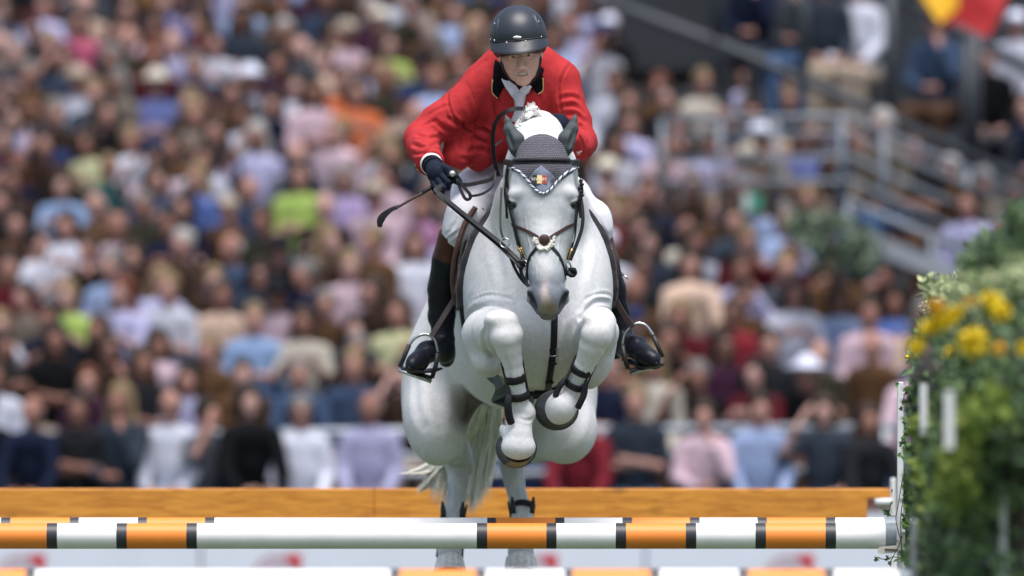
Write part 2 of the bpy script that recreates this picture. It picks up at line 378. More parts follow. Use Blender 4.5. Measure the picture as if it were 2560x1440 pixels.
hd += [cut(HE(1281, 513, -.035, 9, 11, .02, rotm(0, -20, 0), k=.012)), cut(HE(1436, 513, -.035, 9, 11, .02, rotm(0, 20, 0), k=.012))]
hd += [HE(1282, 504, -.022, 12, 4, .014, rotm(0, 24, 0), k=.008), HE(1435, 504, -.022, 12, 4, .014, rotm(0, -24, 0), k=.008)]   # lids
hd += [cut(HE(1322, 452, -.075, 16, 14, .02, k=.03)), cut(HE(1392, 452, -.075, 16, 14, .02, k=.03))]
horse += [group(hd, .035)]

HV, HF = isosurf(horse, .0048, 2); HN = vnormals(HV, HF)
def lp(*pts): return [P(a, b, HY) for a, b in pts]
def onhorse(px, py, y0=-1, off=0, bvh=None):
    """point on the surface behind photo position px,py, lifted along its normal"""
    o = Vector((0, -FD, CAMZ)); d = (Vector(P(px, py, y0))-o).normalized()
    h = (bvh or HB).ray_cast(Vector(P(px, py, y0)), d, 6)
    if h[0] is None: return None
    return np.array(h[0])+np.array(h[1])*off*(1 if h[1].dot(d) < 0 else -1), np.array(h[1])*(1 if h[1].dot(d) < 0 else -1)
HB = BVHTree.FromPolygons([tuple(v) for v in HV], [tuple(int(i) for i in f) for f in HF])
def surf_line(pts, off=0, bvh=None, n=5, y0=-1):
    q = catmull([np.array([a, b, 0.]) for a, b in pts], n); out = []; nr = []
    for t in q:
        r = onhorse(t[0], t[1], y0, off, bvh)
        if r: out.append(r[0]); nr.append(r[1])
    # even out jumps in the normals
    for _ in range(2):
        nr = [nr[0]]+[nr[i-1]+nr[i]*2+nr[i+1] for i in range(1, len(nr)-1)]+[nr[-1]] if len(nr) > 2 else nr
        nr = [x/(np.linalg.norm(x)+1e-9) for x in nr]
    return out, nr
# skin folds above the forearms, muscle lines
HVn = HV.copy()
def hf(pts, depth, width):
    p, _ = surf_line(pts)
    if len(p) > 2: fold(HVn, HN, p[::4]+[p[-1]], depth, width)
hf([(1170, 790), (1195, 768), (1230, 762), (1262, 770)], .010, .010); hf([(1180, 768), (1215, 750), (1262, 755)], .005, .008)
hf([(1185, 752), (1225, 738), (1280, 748)], .004, .007); hf([(1535, 762), (1500, 752), (1470, 770), (1452, 800)], .010, .010)
hf([(1530, 742), (1500, 735), (1460, 750)], .004, .007)
hf([(1215, 822), (1207, 850), (1222, 875), (1240, 905)], .010, .012); hf([(1450, 800), (1420, 840), (1408, 900)], .010, .016)
hf([(1356, 800), (1352, 880), (1350, 930)], .006, .02)
hf([(1300, 640), (1290, 700), (1300, 760)], .004, .02); hf([(1060, 860), (1082, 960), (1102, 1060)], .010, .03); hf([(1040, 930), (1046, 1010), (1066, 1080)], .006, .025); hf([(1455, 1000), (1440, 1070), (1400, 1120)], .008, .025)
hf([(1225, 560), (1245, 640), (1255, 700)], .006, .022); hf([(1470, 560), (1462, 640), (1455, 700)], .006, .022)
for i_ in range(7): hf([(1178+i_*9, 700+4*i_), (1176+i_*9.5, 722+3*i_), (1180+i_*10, 742+i_)], .0011, .004)
for i_ in range(5): hf([(1470+i_*10, 705), (1474+i_*10, 724), (1470+i_*10, 740)], .0009, .004)
hf([(1262, 880), (1272, 920), (1282, 970)], .004, .007); hf([(1300, 880), (1304, 930), (1310, 980)], .003, .006); hf([(1494, 885), (1480, 915), (1466, 945)], .004, .007)
hf([(1300, 1046), (1318, 1052), (1332, 1046)], .004, .006)
hf([(1312, 545), (1322, 610), (1334, 670)], -.003, .004); hf([(1402, 545), (1398, 610), (1394, 670)], -.003, .004); hf([(1330, 640), (1342, 680), (1340, 710)], -.0025, .003)
hf([(1345, 795), (1371, 786), (1397, 795)], .004, .004); hf([(1120, 1180), (1128, 1230), (1122, 1270)], .003, .008); hf([(1300, 1180), (1306, 1230), (1314, 1270)], .003, .008)
HVn += HN*(vnoise(HVn, 14, 31)*.0018+vnoise(HVn*np.array([1, 1, .5]), 55, 32)*.0007)[:, None]; hf([(1432, 640), (1445, 700), (1440, 760)], .004, .02)
HV = HVn; HN = vnormals(HV, HF)
# coat colours: white-grey with darker muzzle, pink snip, stains, dark skin and painted shade between the hind legs
def pxy(V):
    s = (FD+V[:, 1])/FPX; return V[:, 0]/s+1280, HORY-(V[:, 2]-CAMZ)/s
def blob(X, Z, cx, cz, rx, rz, sharp=1.0): return np.exp(-(((X-cx)/rx)**2+((Z-cz)/rz)**2)**sharp)
X, Z = pxy(HV); Y = HV[:, 1]; N1 = vnoise(HV, 30); N2 = vnoise(HV, 120, 3)
C = np.tile(np.array([.70, .705, .71]), (len(HV), 1))
def mixc(C, col, w): w = np.clip(w, 0, 1)[:, None]; return C*(1-w)+np.array(col)*w
face = (Y < .12) & (Z < 800) & (X > 1262) & (X < 1455) & ((Z < 710) | (abs(X-1371) < 62)); fm = face.astype(float)
C = mixc(C, (.36, .39, .41), fm*np.clip((Z-430)/60, 0, 1)*(.78+.3*N1))
C = mixc(C, (.20, .215, .235), fm*blob(X, Z, 1288, 535, 26, 45)*.8+fm*blob(X, Z, 1432, 535, 24, 45)*.7)
C = mixc(C, (.74, .75, .75), fm*blob(X, Z, 1359, 600, 26, 70)*.7)
C = mixc(C, (.19, .21, .26), fm*np.clip((Z-650)/60+N1*.25, 0, 1)*.9)
C = mixc(C, (.72, .55, .51), fm*blob(X, Z, 1361+6*N1, 738, 11+4*N2, 32, 1.4)*.8)
C = mixc(C, (.62, .60, .60), fm*blob(X, Z, 1362, 672, 16, 40)*.5)
C = mixc(C, (.30, .22, .10), fm*blob(X, Z, 1372, 772, 24, 20, 1.3)*(.75+.3*N2))
C = mixc(C, (.10, .10, .11), fm*np.clip((Z-776)/14, 0, 1)*.8*(1-blob(X, Z, 1372, 770, 14, 30)))
for q, cx in ((-1, 1335), (1, 1405)):
    C = mixc(C, (.05, .055, .065), fm*blob(X+(Z-751)*.42*q, Z, cx+4*q, 751, 8, 26, 2.5)*1.6)
    C = mixc(C, (.02, .02, .02), fm*blob(X, Z, 1281 if q < 0 else 1436, 514, 8, 8, 2.))
kn = np.clip((.2-Y)/.1, 0, 1)*(blob(X, Z, 1256, 812, 45, 40)+blob(X, Z, 1497, 812, 45, 45))
C = mixc(C, (.50, .49, .51), kn*(.35+.35*N1))
hock = (Y > 2.0)*np.clip((Z-1070)/60, 0, 1)*np.clip((1285-Z)/50, 0, 1)
C = mixc(C, (.40, .42, .44), hock*(.45+.45*N1))
leg = np.clip((Z-1270)/60, 0, 1)*(Y > 1.9); C = mixc(C, (.62, .58, .52), leg*(.5+.4*N1))
C = mixc(C, (.10, .072, .066), np.clip((Y-1.56)/.07, 0, 1)*np.clip((X-1104-(1030-Z)*.25)/58+.16*N1, 0, 1)**1.3*np.clip((1090-(Z+(1150-X)*.5))/46+.16*N1, 0, 1)*(X < 1262)*(Z > 960))  # dark groin skin, with the shade of the hollow painted in
C = mixc(C, (.52, .54, .50), (Y < 1.5)*np.clip((Z-780)/160, 0, 1)*np.clip((.55-np.abs(HV[:, 0]-.12)*1.6)/.3, 0, 1)*(Y > .3)*.6)  # grey-green underside shading painted into lower chest and belly
C = mixc(C, (.50, .52, .545), np.clip(.30*N1+.12, 0, 1)*(Y > .2))
rs_ = np.random.RandomState(4); sp_ = np.zeros(len(HV)); sp_[rs_.randint(0, len(HV), 700)] = rs_.rand(700); C = mixc(C, (.35, .35, .36), sp_*.5)
C *= (1+.05*N1)[:, None]
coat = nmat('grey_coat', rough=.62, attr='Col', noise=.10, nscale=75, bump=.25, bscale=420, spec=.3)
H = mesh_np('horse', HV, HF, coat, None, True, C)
tag(H, 'white-grey horse jumping over the orange and white poles with its forelegs tucked up', 'horse')

for q, ex in ((-1, 1282), (1, 1436)):
    mb = MB(); mb.ell(P(ex, 511, -.012), (.017, .017, .014), rotm(0, 24*-q, 0), 18, 12); mb.build('eyeball', nmat('dark_eye', (.006, .005, .005), .08, spec=.8), H)
# ---- tack and everything the horse wears: parts of the horse
leather = nmat('black_leather', (.012, .013, .016), .5, noise=.25, nscale=60, bump=.3, bscale=500, spec=.28, rvar=.1)
brown_l = nmat('brown_leather', (.055, .024, .018), .5, noise=.3, nscale=40, bump=.3, bscale=400)
metal = nmat('steel', (.62, .62, .62), .25, 1.0); brass = nmat('brass', (.62, .42, .14), .3, 1.0)
wool = nmat('sheepskin', (.72, .70, .62), .95, bump=1, bscale=260, noise=.1, nscale=90)
rubber = nmat('black_rubber', (.02, .021, .024), .55, bump=.2, bscale=200)
def shell(V, F, N, mask, off, inner=-.001):
    """lift the masked faces of a surface into a sheet with thickness"""
    fk = mask[F].all(1); Fs = F[fk]; ids = np.unique(Fs); mp = np.full(len(V), -1); mp[ids] = np.arange(len(ids)); Fs = mp[Fs]; n = len(ids)
    o = off[ids] if hasattr(off, '__len__') else off
    A = V[ids]+N[ids]*np.reshape(o, (-1, 1)) if hasattr(off, '__len__') else V[ids]+N[ids]*off
    B = V[ids]+N[ids]*inner
    e = {}
    for q in Fs:
        for i in range(4):
            a, b = int(q[i]), int(q[(i+1) % 4]); e[(a, b)] = 1
    sk = [(b, a, a+n, b+n) for (a, b) in e if (b, a) not in e]
    return np.vstack([A, B]), np.vstack([Fs, Fs[:, ::-1]+n, np.array(sk)]), ids
def inpoly(X, Z, poly):
    c = np.zeros(len(X), bool); n = len(poly)
    for i in range(n):
        x1, y1 = poly[i]; x2, y2 = poly[(i+1) % n]
        if y1 == y2: continue
        c ^= ((y1 > Z) != (y2 > Z)) & (X < (x2-x1)*(Z-y1)/(y2-y1)+x1)
    return c
def snap(V, mask_poly, Y, ymax):                         # helper for masks seen from the front
    X, Z = pxy(V); return inpoly(X, Z, mask_poly) & (Y < ymax)
def hstrap(mb, pts, wd, th=.004, off=.003, m=0, n=5, y0=-1): 
    p, u = surf_line(pts, off, n=n, y0=y0)
    if len(p) > 1: mb.strap(p, u, wd, th, m)
    return p, u
# finer copy of the skull for the ear bonnet
bonnet_m = nmat('grey_crochet', (.145, .14, .165), .9)
n_, L_ = bonnet_m.node_tree.nodes, bonnet_m.node_tree.links
tc = n_.new('ShaderNodeTexCoord'); mp_ = n_.new('ShaderNodeMapping'); mp_.inputs['Scale'].default_value = (1, .6, 1); L_.new(tc.outputs['Object'], mp_.inputs[0])
br = n_.new('ShaderNodeTexBrick'); br.offset = .5; br.inputs['Scale'].default_value = 1; br.inputs['Brick Width'].default_value = .0065; br.inputs['Row Height'].default_value = .0072
br.inputs['Mortar Size'].default_value = .0019; br.inputs['Mortar Smooth'].default_value = 1
br.inputs['Color1'].default_value = (.19, .185, .22, 1); br.inputs['Color2'].default_value = (.155, .15, .18, 1); br.inputs['Mortar'].default_value = (.035, .034, .045, 1)
rot_ = n_.new('ShaderNodeMapping'); rot_.inputs['Rotation'].default_value = (R(90), 0, 0); L_.new(tc.outputs['Object'], rot_.inputs[0])
wv = n_.new('ShaderNodeTexNoise'); wv.inputs['Scale'].default_value = 18; L_.new(tc.outputs['Object'], wv.inputs[0])
ad = n_.new('ShaderNodeVectorMath'); ad.operation = 'MULTIPLY_ADD'; ad.inputs[1].default_value = (.012, .012, .012)
L_.new(wv.outputs['Color'], ad.inputs[0]); L_.new(rot_.outputs[0], ad.inputs[2]); L_.new(ad.outputs[0], br.inputs['Vector'])
L_.new(br.outputs['Color'], n_['Principled BSDF'].inputs['Base Color'])
bp_ = n_.new('ShaderNodeBump'); bp_.inputs['Strength'].default_value = 1; bp_.inputs['Distance'].default_value = .003; bp_.invert = True
L_.new(br.outputs['Fac'], bp_.inputs['Height']); L_.new(bp_.outputs[0], n_['Principled BSDF'].inputs['Normal'])
fabric = nmat('grey_lycra', (.055, .068, .074), .75, noise=.12, nscale=30, bump=.15, bscale=600)
HX, HZ = pxy(HV); HY_ = HV[:, 1]
bon_poly = [(1262, 400), (1275, 372), (1300, 345), (1325, 322), (1352, 312), (1385, 325), (1412, 350), (1436, 374), (1446, 400), (1442, 424), (1418, 440), (1398, 455), (1380, 474), (1364, 486), (1352, 486), (1334, 472), (1316, 450), (1298, 434), (1274, 424)]
HEADP = [group(hd, .035)]+TRUNK[-6:]; hlo, hhi = P(1235, 500, -.15), P(1470, 300, .1); hhi[1] = .5
v, f = inter(HEADP, polyf(bon_poly, lambda b: np.where(b < 362, .5, .17)), .0036, .0055, 1, hlo, hhi)
bonnet = mesh_np('ear_bonnet', v, f, bonnet_m, H)
# ears inside their fabric covers
for q, (bx, bz, tx, tz) in ((-1, (1296, 384, 1264, 288)), (1, (1410, 382, 1440, 285))):
    c = lambda t, dx=0: (bx+(tx-bx)*t+dx, bz+(tz-bz)*t)
    sg = q
    pr = HC([(bx, bz, .12, 14), (bx+sg*4, bz-14, .12, 19), (bx+sg*7, bz-34, .12, 21), (bx+(tx-bx)*.62+sg*2, bz+(tz-bz)*.62, .13, 15), (bx+(tx-bx)*.85, bz+(tz-bz)*.85, .135, 7.5), (tx, tz, .14, 1.8)], .01)
    pr += [cut(el(P(bx+(tx-bx)*.50+sg*10, bz+(tz-bz)*.50, .075), (S(9), .034, S(46)), rotm(0, 18*sg, 0)*1.0, k=.006))]
    v, f = isosurf(pr, .0028, 2)
    mesh_np('ear_cover', v, f, fabric, bonnet)
# plain panel with the team patch, rope edge
panel = [(1353, 413), (1368, 425), (1390, 442), (1386, 456), (1374, 471), (1362, 481), (1352, 481), (1340, 470), (1328, 456), (1318, 445), (1338, 425)]
v, f = inter(HEADP, polyf(panel, .1), .0036, .0075, 1, hlo, hhi)
mesh_np('plain_panel', v, f, nmat('panel_fabric', (.19, .22, .30), .8, noise=.1, nscale=60, bump=.2, bscale=500), bonnet)
rope_c, ropen = surf_line([(1276, 418), (1300, 430), (1318, 448), (1335, 470), (1350, 482), (1362, 483), (1378, 472), (1394, 452), (1412, 434), (1440, 418)], .007, n=9)
mb = MB()
for ph, mm in ((0, 0), (2.09, 1), (4.19, 0)):
    pts = []
    for i, (c_, u_) in enumerate(zip(rope_c, ropen)):
        t = rope_c[min(i+1, len(rope_c)-1)]-rope_c[max(i-1, 0)]; t /= np.linalg.norm(t)+1e-9; v_ = np.cross(t, u_); A = ph+i*1.1
        pts.append(c_+(v_*math.cos(A)+u_*math.sin(A))*.0026)
    mb.tube(pts, .0030, 6, mm)
mb.build('rope_trim', None, bonnet, mats=[nmat('white_cord', (.62, .66, .74), .7), nmat('dark_cord', (.05, .06, .09), .7)])
pc, pn = onhorse(1349.5, 449, -1, .008)
pr_ = rotm(-8, 2, 0); mb = MB()
for k in range(3): mb.box(pc+pr_ @ np.array([(k-1)*.0195, 0, 0]), (.00975, .0012, .0165), pr_, k)
patch = mb.build('team_patch', None, bonnet, False, mats=[nmat('patch_black', (.02, .02, .025), .7), nmat('patch_yellow', (.80, .62, .32), .7), nmat('patch_red', (.42, .06, .05), .7)])
def letters(txt, size, loc, rot, mat, name, parent, ext=.0004):
    cu = bpy.data.curves.new('txt', 'FONT'); cu.body = txt; cu.size = size; cu.extrude = ext; cu.align_x = 'CENTER'; cu.align_y = 'CENTER'; cu.resolution_u = 3
    t = bpy.data.objects.new('txt', cu); link(t); dg = bpy.context.evaluated_depsgraph_get()
    me = bpy.data.meshes.new_from_object(t.evaluated_get(dg)); bpy.data.objects.remove(t)
    me.transform(Matrix.Translation(Vector(loc)) @ Matrix(rot).to_4x4() @ Matrix.Rotation(R(90), 4, 'X'))
    me.materials.clear(); me.materials.append(mat); o = link(bpy.data.objects.new(name, me))
    if parent: o.parent = parent
    return o
cream = nmat('cream_thread', (.72, .66, .6), .7)
for txt, dx in (('BEL', -.0195), ('GIU', 0), ('M', .0195)):
    letters(txt, .0155 if txt != 'M' else .020, pc+pr_ @ np.array([dx, -.0018, 0]), Matrix(pr_.tolist()), nmat('washed_thread', (.86, .74, .5), .7) if txt == 'GIU' else cream, 'lettering', bonnet)
# mane: plaits along the crest and loose tuft
mane_m = nmat('white_hair', (.80, .80, .77), .6, noise=.15, nscale=90, bump=.5, bscale=300, stretch=(1, 1, .3))
mb = MB(); rr = random.Random(3)
crest = [(1300, 318), (1305, 300), (1316, 284), (1330, 276), (1342, 276)]
for i in range(16):
    t = i/15; a = 1290+34*t+rr.uniform(-3, 3); b = 332-58*t+rr.uniform(-2, 2)
    h = onhorse(a, b); 
    c_ = h[0] if h else P(a, b, .33)
    for kk in range(3):
        mb.ell(c_+np.array([kk*.0135-.004, -.006, kk*.004+rr.uniform(-.002, .002)]), (.0095, .010, .0075), rotm(0, rr.uniform(-50, 50), 0), 10, 7)
for i in range(9):
    a, b = 1318+i*3.4, 292-9*math.sin(i/8*3.1); mb.ell(P(a, b, .30+i*.01), (.013, .02, .011), None, 10, 7)
mb.build('plaited_mane', mane_m, H); mb = MB()
for i in range(420):
    a = rr.gauss(1334, 12); b0 = 292+abs(a-1334)*.5; ln = rr.uniform(14, 42)*(1-min(.6, abs(a-1331)/40)); lean = rr.uniform(-14, 6)
    mb.tube([P(a, b0, .36), P(a+lean*.4, b0-ln*.6, .35), P(a+lean, b0-ln, .34)], [.0022, .0015, .0004], 4)
mb.build('mane_tuft', mane_m, H)
# tail streaming between and behind the hind legs
mb = MB(); locks = [([(1222, 950, 2.45), (1216, 1030, 2.58), (1202, 1110, 2.70), (1188, 1200, 2.74), (1180, 1275, 2.72)], 22, 26, 38, 22),
    ([(1212, 950, 2.45), (1200, 1040, 2.60), (1178, 1120, 2.74), (1166, 1190, 2.78), (1160, 1255, 2.76)], 22, 26, 18, 22),
    ([(1216, 970, 2.45), (1188, 1060, 2.62), (1150, 1130, 2.80), (1110, 1185, 2.86), (1098, 1252, 2.86)], 14, 30, 26, 22),
    ([(1212, 980, 2.45), (1178, 1080, 2.66), (1128, 1145, 2.84), (1080, 1178, 2.9), (1040, 1186, 2.9)], 14, 24, 26, 22),
    ([(1212, 980, 2.45), (1180, 1080, 2.66), (1136, 1150, 2.84), (1092, 1190, 2.9), (1062, 1225, 2.9)], 14, 26, 28, 22)]
for pts, w0, w1, nc, per in locks:
    base = catmull([np.array(q, float) for q in pts], 4); nb = len(base)
    for c in range(nc):
        ca, cb, ce, cw = rr.gauss(0, .55), rr.gauss(0, .5), rr.uniform(.7, 1.06), rr.uniform(-5, 5)
        for k in range(per):
            ha, hb, he_, ph = rr.gauss(0, .16), rr.gauss(0, .12), ce*rr.uniform(.86, 1.06), rr.uniform(-.4, .4); q = []
            for t in range(9):
                f_ = t/8*he_; kk = min(f_, 1)*(nb-1); i0 = min(int(kk), nb-2); pp = base[i0]+(base[i0+1]-base[i0])*(kk-i0)+(base[-1]-base[-2])*max(0, f_-1)*nb
                wd_ = w0+(w1-w0)*f_; spread = 1-.45*f_+.0*c
                q.append(P(pp[0]+(ca*1.1+ha*(spread+.5*f_*f_))*wd_+math.sin(f_*6+cw)*3.0+ph*f_*6, pp[1]+math.cos(f_*5+cw)*2, pp[2]+(cb+hb)*.035))
            mb.tube(q, [.0024, .0026, .0026, .0025, .0023, .0020, .0016, .0010, .0003], 3, cap=False)
mb.build('tail', nmat('tail_hair', (.93, .91, .82), .5, noise=.2, nscale=40, stretch=(1, 1, .2)), H)
# ---- bridle
bridle = MB(); bd, bdn = [], []
p, u = surf_line([(1268, 403), (1290, 404), (1320, 403), (1357, 402), (1395, 403), (1425, 404), (1446, 403)], .010, n=8)
bridle.tube(p, .0078, 10, 0, flat=.75, up=u); BR = bridle.build('bridle', leather, H)
mb = MB(); mb.strap([a-np.array([0, 0, .011]) for a in p], u, .011, .006); mb.build('browband_edge', leather, BR)
def part_strap(name, pts, wd, mat=None, th=.004, off=.003, parent=None, n=6, label=None):
    mb = MB(); p, u = hstrap(mb, pts, wd, th, off, n=n)
    return mb.build(name, mat or leather, parent or BR, False, label), p, u
part_strap('cheekpiece', [(1275, 408), (1269, 440), (1270, 480), (1274, 510), (1284, 545), (1292, 580), (1298, 605), (1306, 640), (1312, 660)], .020, off=.006)
part_strap('cheekpiece', [(1440, 408), (1449, 440), (1447, 480), (1442, 515), (1437, 550), (1434, 590), (1426, 620), (1418, 650)], .020, off=.006)
part_strap('throat_strap', [(1266, 455), (1263, 480), (1267, 520), (1268, 545)], .010)
part_strap('noseband', [(1281, 561), (1300, 570), (1322, 580), (1346, 594)], .014, brown_l)
part_strap('noseband', [(1438, 559), (1418, 568), (1398, 580), (1376, 594)], .014, brown_l)
part_strap('noseband', [(1344, 618), (1330, 635), (1322, 652), (1320, 672), (1320, 700)], .013)
part_strap('noseband', [(1378, 617), (1392, 632), (1402, 650), (1409, 670), (1413, 698)], .013)
c_, n_1 = onhorse(1361, 600, -1, .008); mb = MB(); mb.ell(c_, (.022, .008, .022), None, 14, 10); mb.build('knob_disc', brown_l, BR)
mb = MB()
for t in range(90):
    u_ = rr.uniform(-1, 1); a = 1361+22*math.sin(u_*1.65)+rr.uniform(-4, 4); b = 598+24*math.cos(u_*1.65)*1.0+rr.uniform(-4, 4)
    h = onhorse(a, b, -1, .005)
    if h: mb.ell(h[0]+np.array([0, rr.uniform(-.005, .001), 0]), np.array([1, .8, 1])*rr.uniform(.0035, .0065), None, 7, 5)
mb.build('sheepskin_pad', wool, BR)
def ring(c, r, t, nrm, mat, name, parent, n=20, fz=1.0):
    nrm = np.array(nrm, float); nrm /= np.linalg.norm(nrm); a = np.cross(nrm, (0, 0, 1.)); a /= np.linalg.norm(a)+1e-9; b = np.cross(nrm, a)
    mb = MB(); mb.tube([c+r*(math.cos(2*math.pi*i/n)*a+fz*math.sin(2*math.pi*i/n)*b) for i in range(n)], t, 6, closed=True)
    return mb.build(name, mat, parent)
def bs(px, py, off=.006):
    r = onhorse(px, py, -1, off); return r if r else (P(px, py, 0), np.array([0, -1, 0.]))
for a, b, nn in ((1309, 662, (-.7, -.6, 0)), (1419, 668, (.7, -.6, 0))):
    c0 = P(a, b, -.035); ring(c0, .020, .0032, nn, metal, 'bit_ring', BR)
    mb = MB(); mb.tube([c0+np.array([0, .0, 0]), P(1364, b+22, .0)], .007, 8); mb.build('bit_mouthpiece', metal, BR)
for a, b, r_ in ((1302, 662, 11), (1430, 681, 13)):
    c0 = P(a, b, -.06); mb = MB(); mb.tube([c0+np.array([S(r_)*.62*math.cos(t*.524), -.004*math.sin(t), S(r_)*.62*math.sin(t*.524)]) for t in range(12)], S(r_)*.42, 8, closed=True); mb.tube([c0+np.array([0, .012, 0]), c0-np.array([0, .004, 0])], S(r_)*.55, 10); mb.tube([c0+np.array([-S(r_)*.6, .0, S(r_)*.8]), c0+np.array([S(r_)*.7, -.012, S(r_)*.75])], .003, 6); mb.build('leather_keeper', leather, BR)
for a, b, dx in ((1300, 630, 6), (1427, 634, -6)):
    c0 = P(a, b, -.045); mb = MB()
    mb.tube([P(a-dx*.9, b-15, -.04), P(a+dx*.4, b+2, -.05), P(a+dx*1.2, b+17, -.045)], .0026, 6); mb.tube([P(a+2, b-13, -.045), P(a+dx+3, b+10, -.05)], .0022, 6)
    mb.tube([P(a-5, b-4, -.045), P(a+5, b-9, -.05)], .0022, 6); mb.build('brass_buckle', brass, BR)
def free_strap(name, pts, wd, mat, parent, th=.004, ups=(0, -1, .1), n=7, label=None):
    mb = MB(); p = catmull([P(*q) for q in pts], n); mb.strap(p, ups, wd, th); return mb.build(name, mat, parent, False, label)
free_strap('side_strap', [(1322, 655, -.04), (1316, 700, -.05), (1322, 716, -.06)], .012, leather, BR)
free_strap('side_strap', [(1300, 668, -.05), (1306, 690, -.05), (1318, 712, -.05)], .014, leather, BR)
free_strap('side_strap', [(1412, 660, -.05), (1416, 690, -.05)], .013, leather, BR)
free_strap('side_strap', [(1268, 470, .0), (1266, 510, -.02), (1268, 545, .0)], .009, leather, BR)
free_strap('side_strap', [(1452, 455, .0), (1455, 480, -.01), (1449, 508, .0), (1452, 545, .0)], .012, leather, BR)
mb = MB()
for k in range(6): mb.ell(P(1452+3*math.sin(k*2), 452+9*k, -.012), (.009, .007, .007), None, 8, 6)
mb.build('braided_keeper', leather, BR)
# martingale ring and thin strap, chest strap, girth, belly guard
mart = MB(); mart.strap(catmull([P(1386, 760, .10), P(1386, 800, .33), P(1384, 850, .36), P(1379, 900, .42), P(1373, 945, .55), P(1368, 985, .72)], 6), (0, -1, -.2), .027, .005)
MT = mart.build('breastplate_strap', leather, H)
def onstrap(px, py): r = onhorse(px, py, .2, .008); return r[0] if r else P(px, py, .4)
pts = [(a, b) for a, b in ((1386, 790), (1385, 830), (1383, 870), (1379, 905), (1374, 940), (1370, 975))]
sp, su = surf_line(pts, .006, n=6, y0=.2)
bpy.data.objects.remove(MT); mart = MB(); mart.strap(sp, su, .027, .006); MT = mart.build('breastplate_strap', leather, H)
q = onhorse(1383, 878, .2, .012); c0 = q[0] if q else P(1383, 878, .38)
mb = MB(); mb.tube([c0+np.array([-.017, 0, .014]), c0+np.array([.017, 0, .014]), c0+np.array([.017, 0, -.014]), c0+np.array([-.017, 0, -.014])], .0028, 6, closed=True); mb.build('buckle', metal, MT)
for b in (905, 950):
    q = onhorse(1380 if b < 920 else 1373, b, .2, .011); c0 = q[0] if q else P(1378, b, .42)
    mb = MB(); mb.box(c0, (.0165, .004, .005)); mb.build('strap_loop', leather, MT)
ring(P(1262, 607, -.02), .0185, .0028, (-.35, -1, .1), metal, 'martingale_ring', MT)
free_strap('martingale_strap', [(1254, 470, .22), (1251, 530, .12), (1252, 575, .05), (1260, 600, -.01)], .009, leather, MT)
free_strap('martingale_strap', [(1275, 640, -.02), (1288, 672, -.03), (1305, 700, -.03), (1322, 716, -.04)], .012, leather, MT)
# ---- saddle, pad, girth: shells on the trunk
trunk = [p for p in horse[:3]]
def trunk_band(y0, y1, z0, z1, off, inner, side=0):
    m = (HV[:, 1] > y0) & (HV[:, 1] < y1) & (HV[:, 2] > z0) & (HV[:, 2] < z1)
    if side: m &= (HV[:, 0]*side > -9)
    return shell(HV, HF, HN, m, off, inner)
ztop = P(0, 540, 1.2)[2]; zpad = P(0, 775, 1.1)[2]; zgb = P(0, 1100, 1.1)[2]
pad_m = nmat('grey_quilt', (.020, .019, .025), .85, noise=.15, nscale=50, bump=.3, bscale=300, sheen=.2)
HXc = HV[:, 0]; midx = P(1320, 0, 1.2)[0]
kz = lambda Z, py: P(0, py, 1.1)[2]-Z
def slab(y0, y1, ztop, zbot):
    return lambda X, Y, Z: np.maximum.reduce(np.broadcast_arrays(y0(Z)-Y, Y-y1, Z-ztop+0*Y, zbot-Z+0*Y, 0*X-9))
zp0, zp1 = P(0, 400, 1.2)[2], P(0, 772, 1.1)[2]; bl0, bh0 = np.array([-.5, .75, zp1-.05]), np.array([.6, 1.75, zp0+.05])
v, f = inter(TRUNK, slab(lambda Z: .90-.05*np.cos((Z-P(0, 640, 1)[2])*5), 1.60, zp0, zp1), .0075, .022, 2, bl0, bh0)
nq = vnormals(v, f); v += nq*(.005*np.abs(np.sin(v[:, 2]*30+v[:, 1]*30))+.0*v[:, :1].ravel())[:, None]
PAD = mesh_np('saddle_pad', v, f, pad_m, H)
SAD_m = nmat('saddle_brown', (.075, .036, .026), .42, noise=.25, nscale=30, bump=.2, bscale=300)
v, f = inter(TRUNK, slab(lambda Z: 1.02-.10*np.clip((P(0, 600, 1)[2]-Z)/.2, -1, 1), 1.50, P(0, 380, 1.2)[2], P(0, 740, 1.1)[2]), .0075, .036, 2, bl0, bh0)
SAD = mesh_np('saddle', v, f, SAD_m, H)
v, f = inter(TRUNK, slab(lambda Z: .91+0*Z, 1.02, zp1+.02, P(0, 1120, 1)[2]), .0075, .013, 2, (-.5, .8, P(0, 1110, 1)[2]), (.6, 1.15, zp1+.06))
GIR = mesh_np('girth', v, f, leather, H)
# stitching line on the pad and the rolled flap edge at the front
for side, pts in ((-1, [(1206, 520, .98), (1180, 560, .97), (1163, 610, .96), (1152, 660, .98), (1149, 710, 1.0), (1156, 765, 1.02)]), (1, [(1512, 590, 1.0), (1528, 640, .98), (1533, 690, .99), (1531, 745, 1.02)])):
    p = catmull([P(a+(-1 if side < 0 else 3), b, y) for a, b, y in pts], 8)
    mb = MB(); mb.tube(p, [S(9 if side < 0 else 6)]*len(p), 10, flat=.8); mb.build('pad_roll', pad_m, PAD)
    mb = MB()
    for i in range(len(p)-1): mb.tube([p[i]+np.array([side*.006, -S(12), 0]), p[i]*.5+p[i+1]*.5+np.array([side*.006, -S(12), 0])], .0016, 4)
    mb.build('stitching', nmat('pale_thread', (.6, .6, .62), .7), PAD)
    p = catmull([P(a-(17 if side < 0 else -9), b-2, y-(.06 if side < 0 else -.02)) for a, b, y in pts], 8)
    mb = MB(); mb.tube(p, [S(9 if side < 0 else 7)]*len(p), 10, flat=.8); mb.build('knee_roll', SAD_m, SAD)
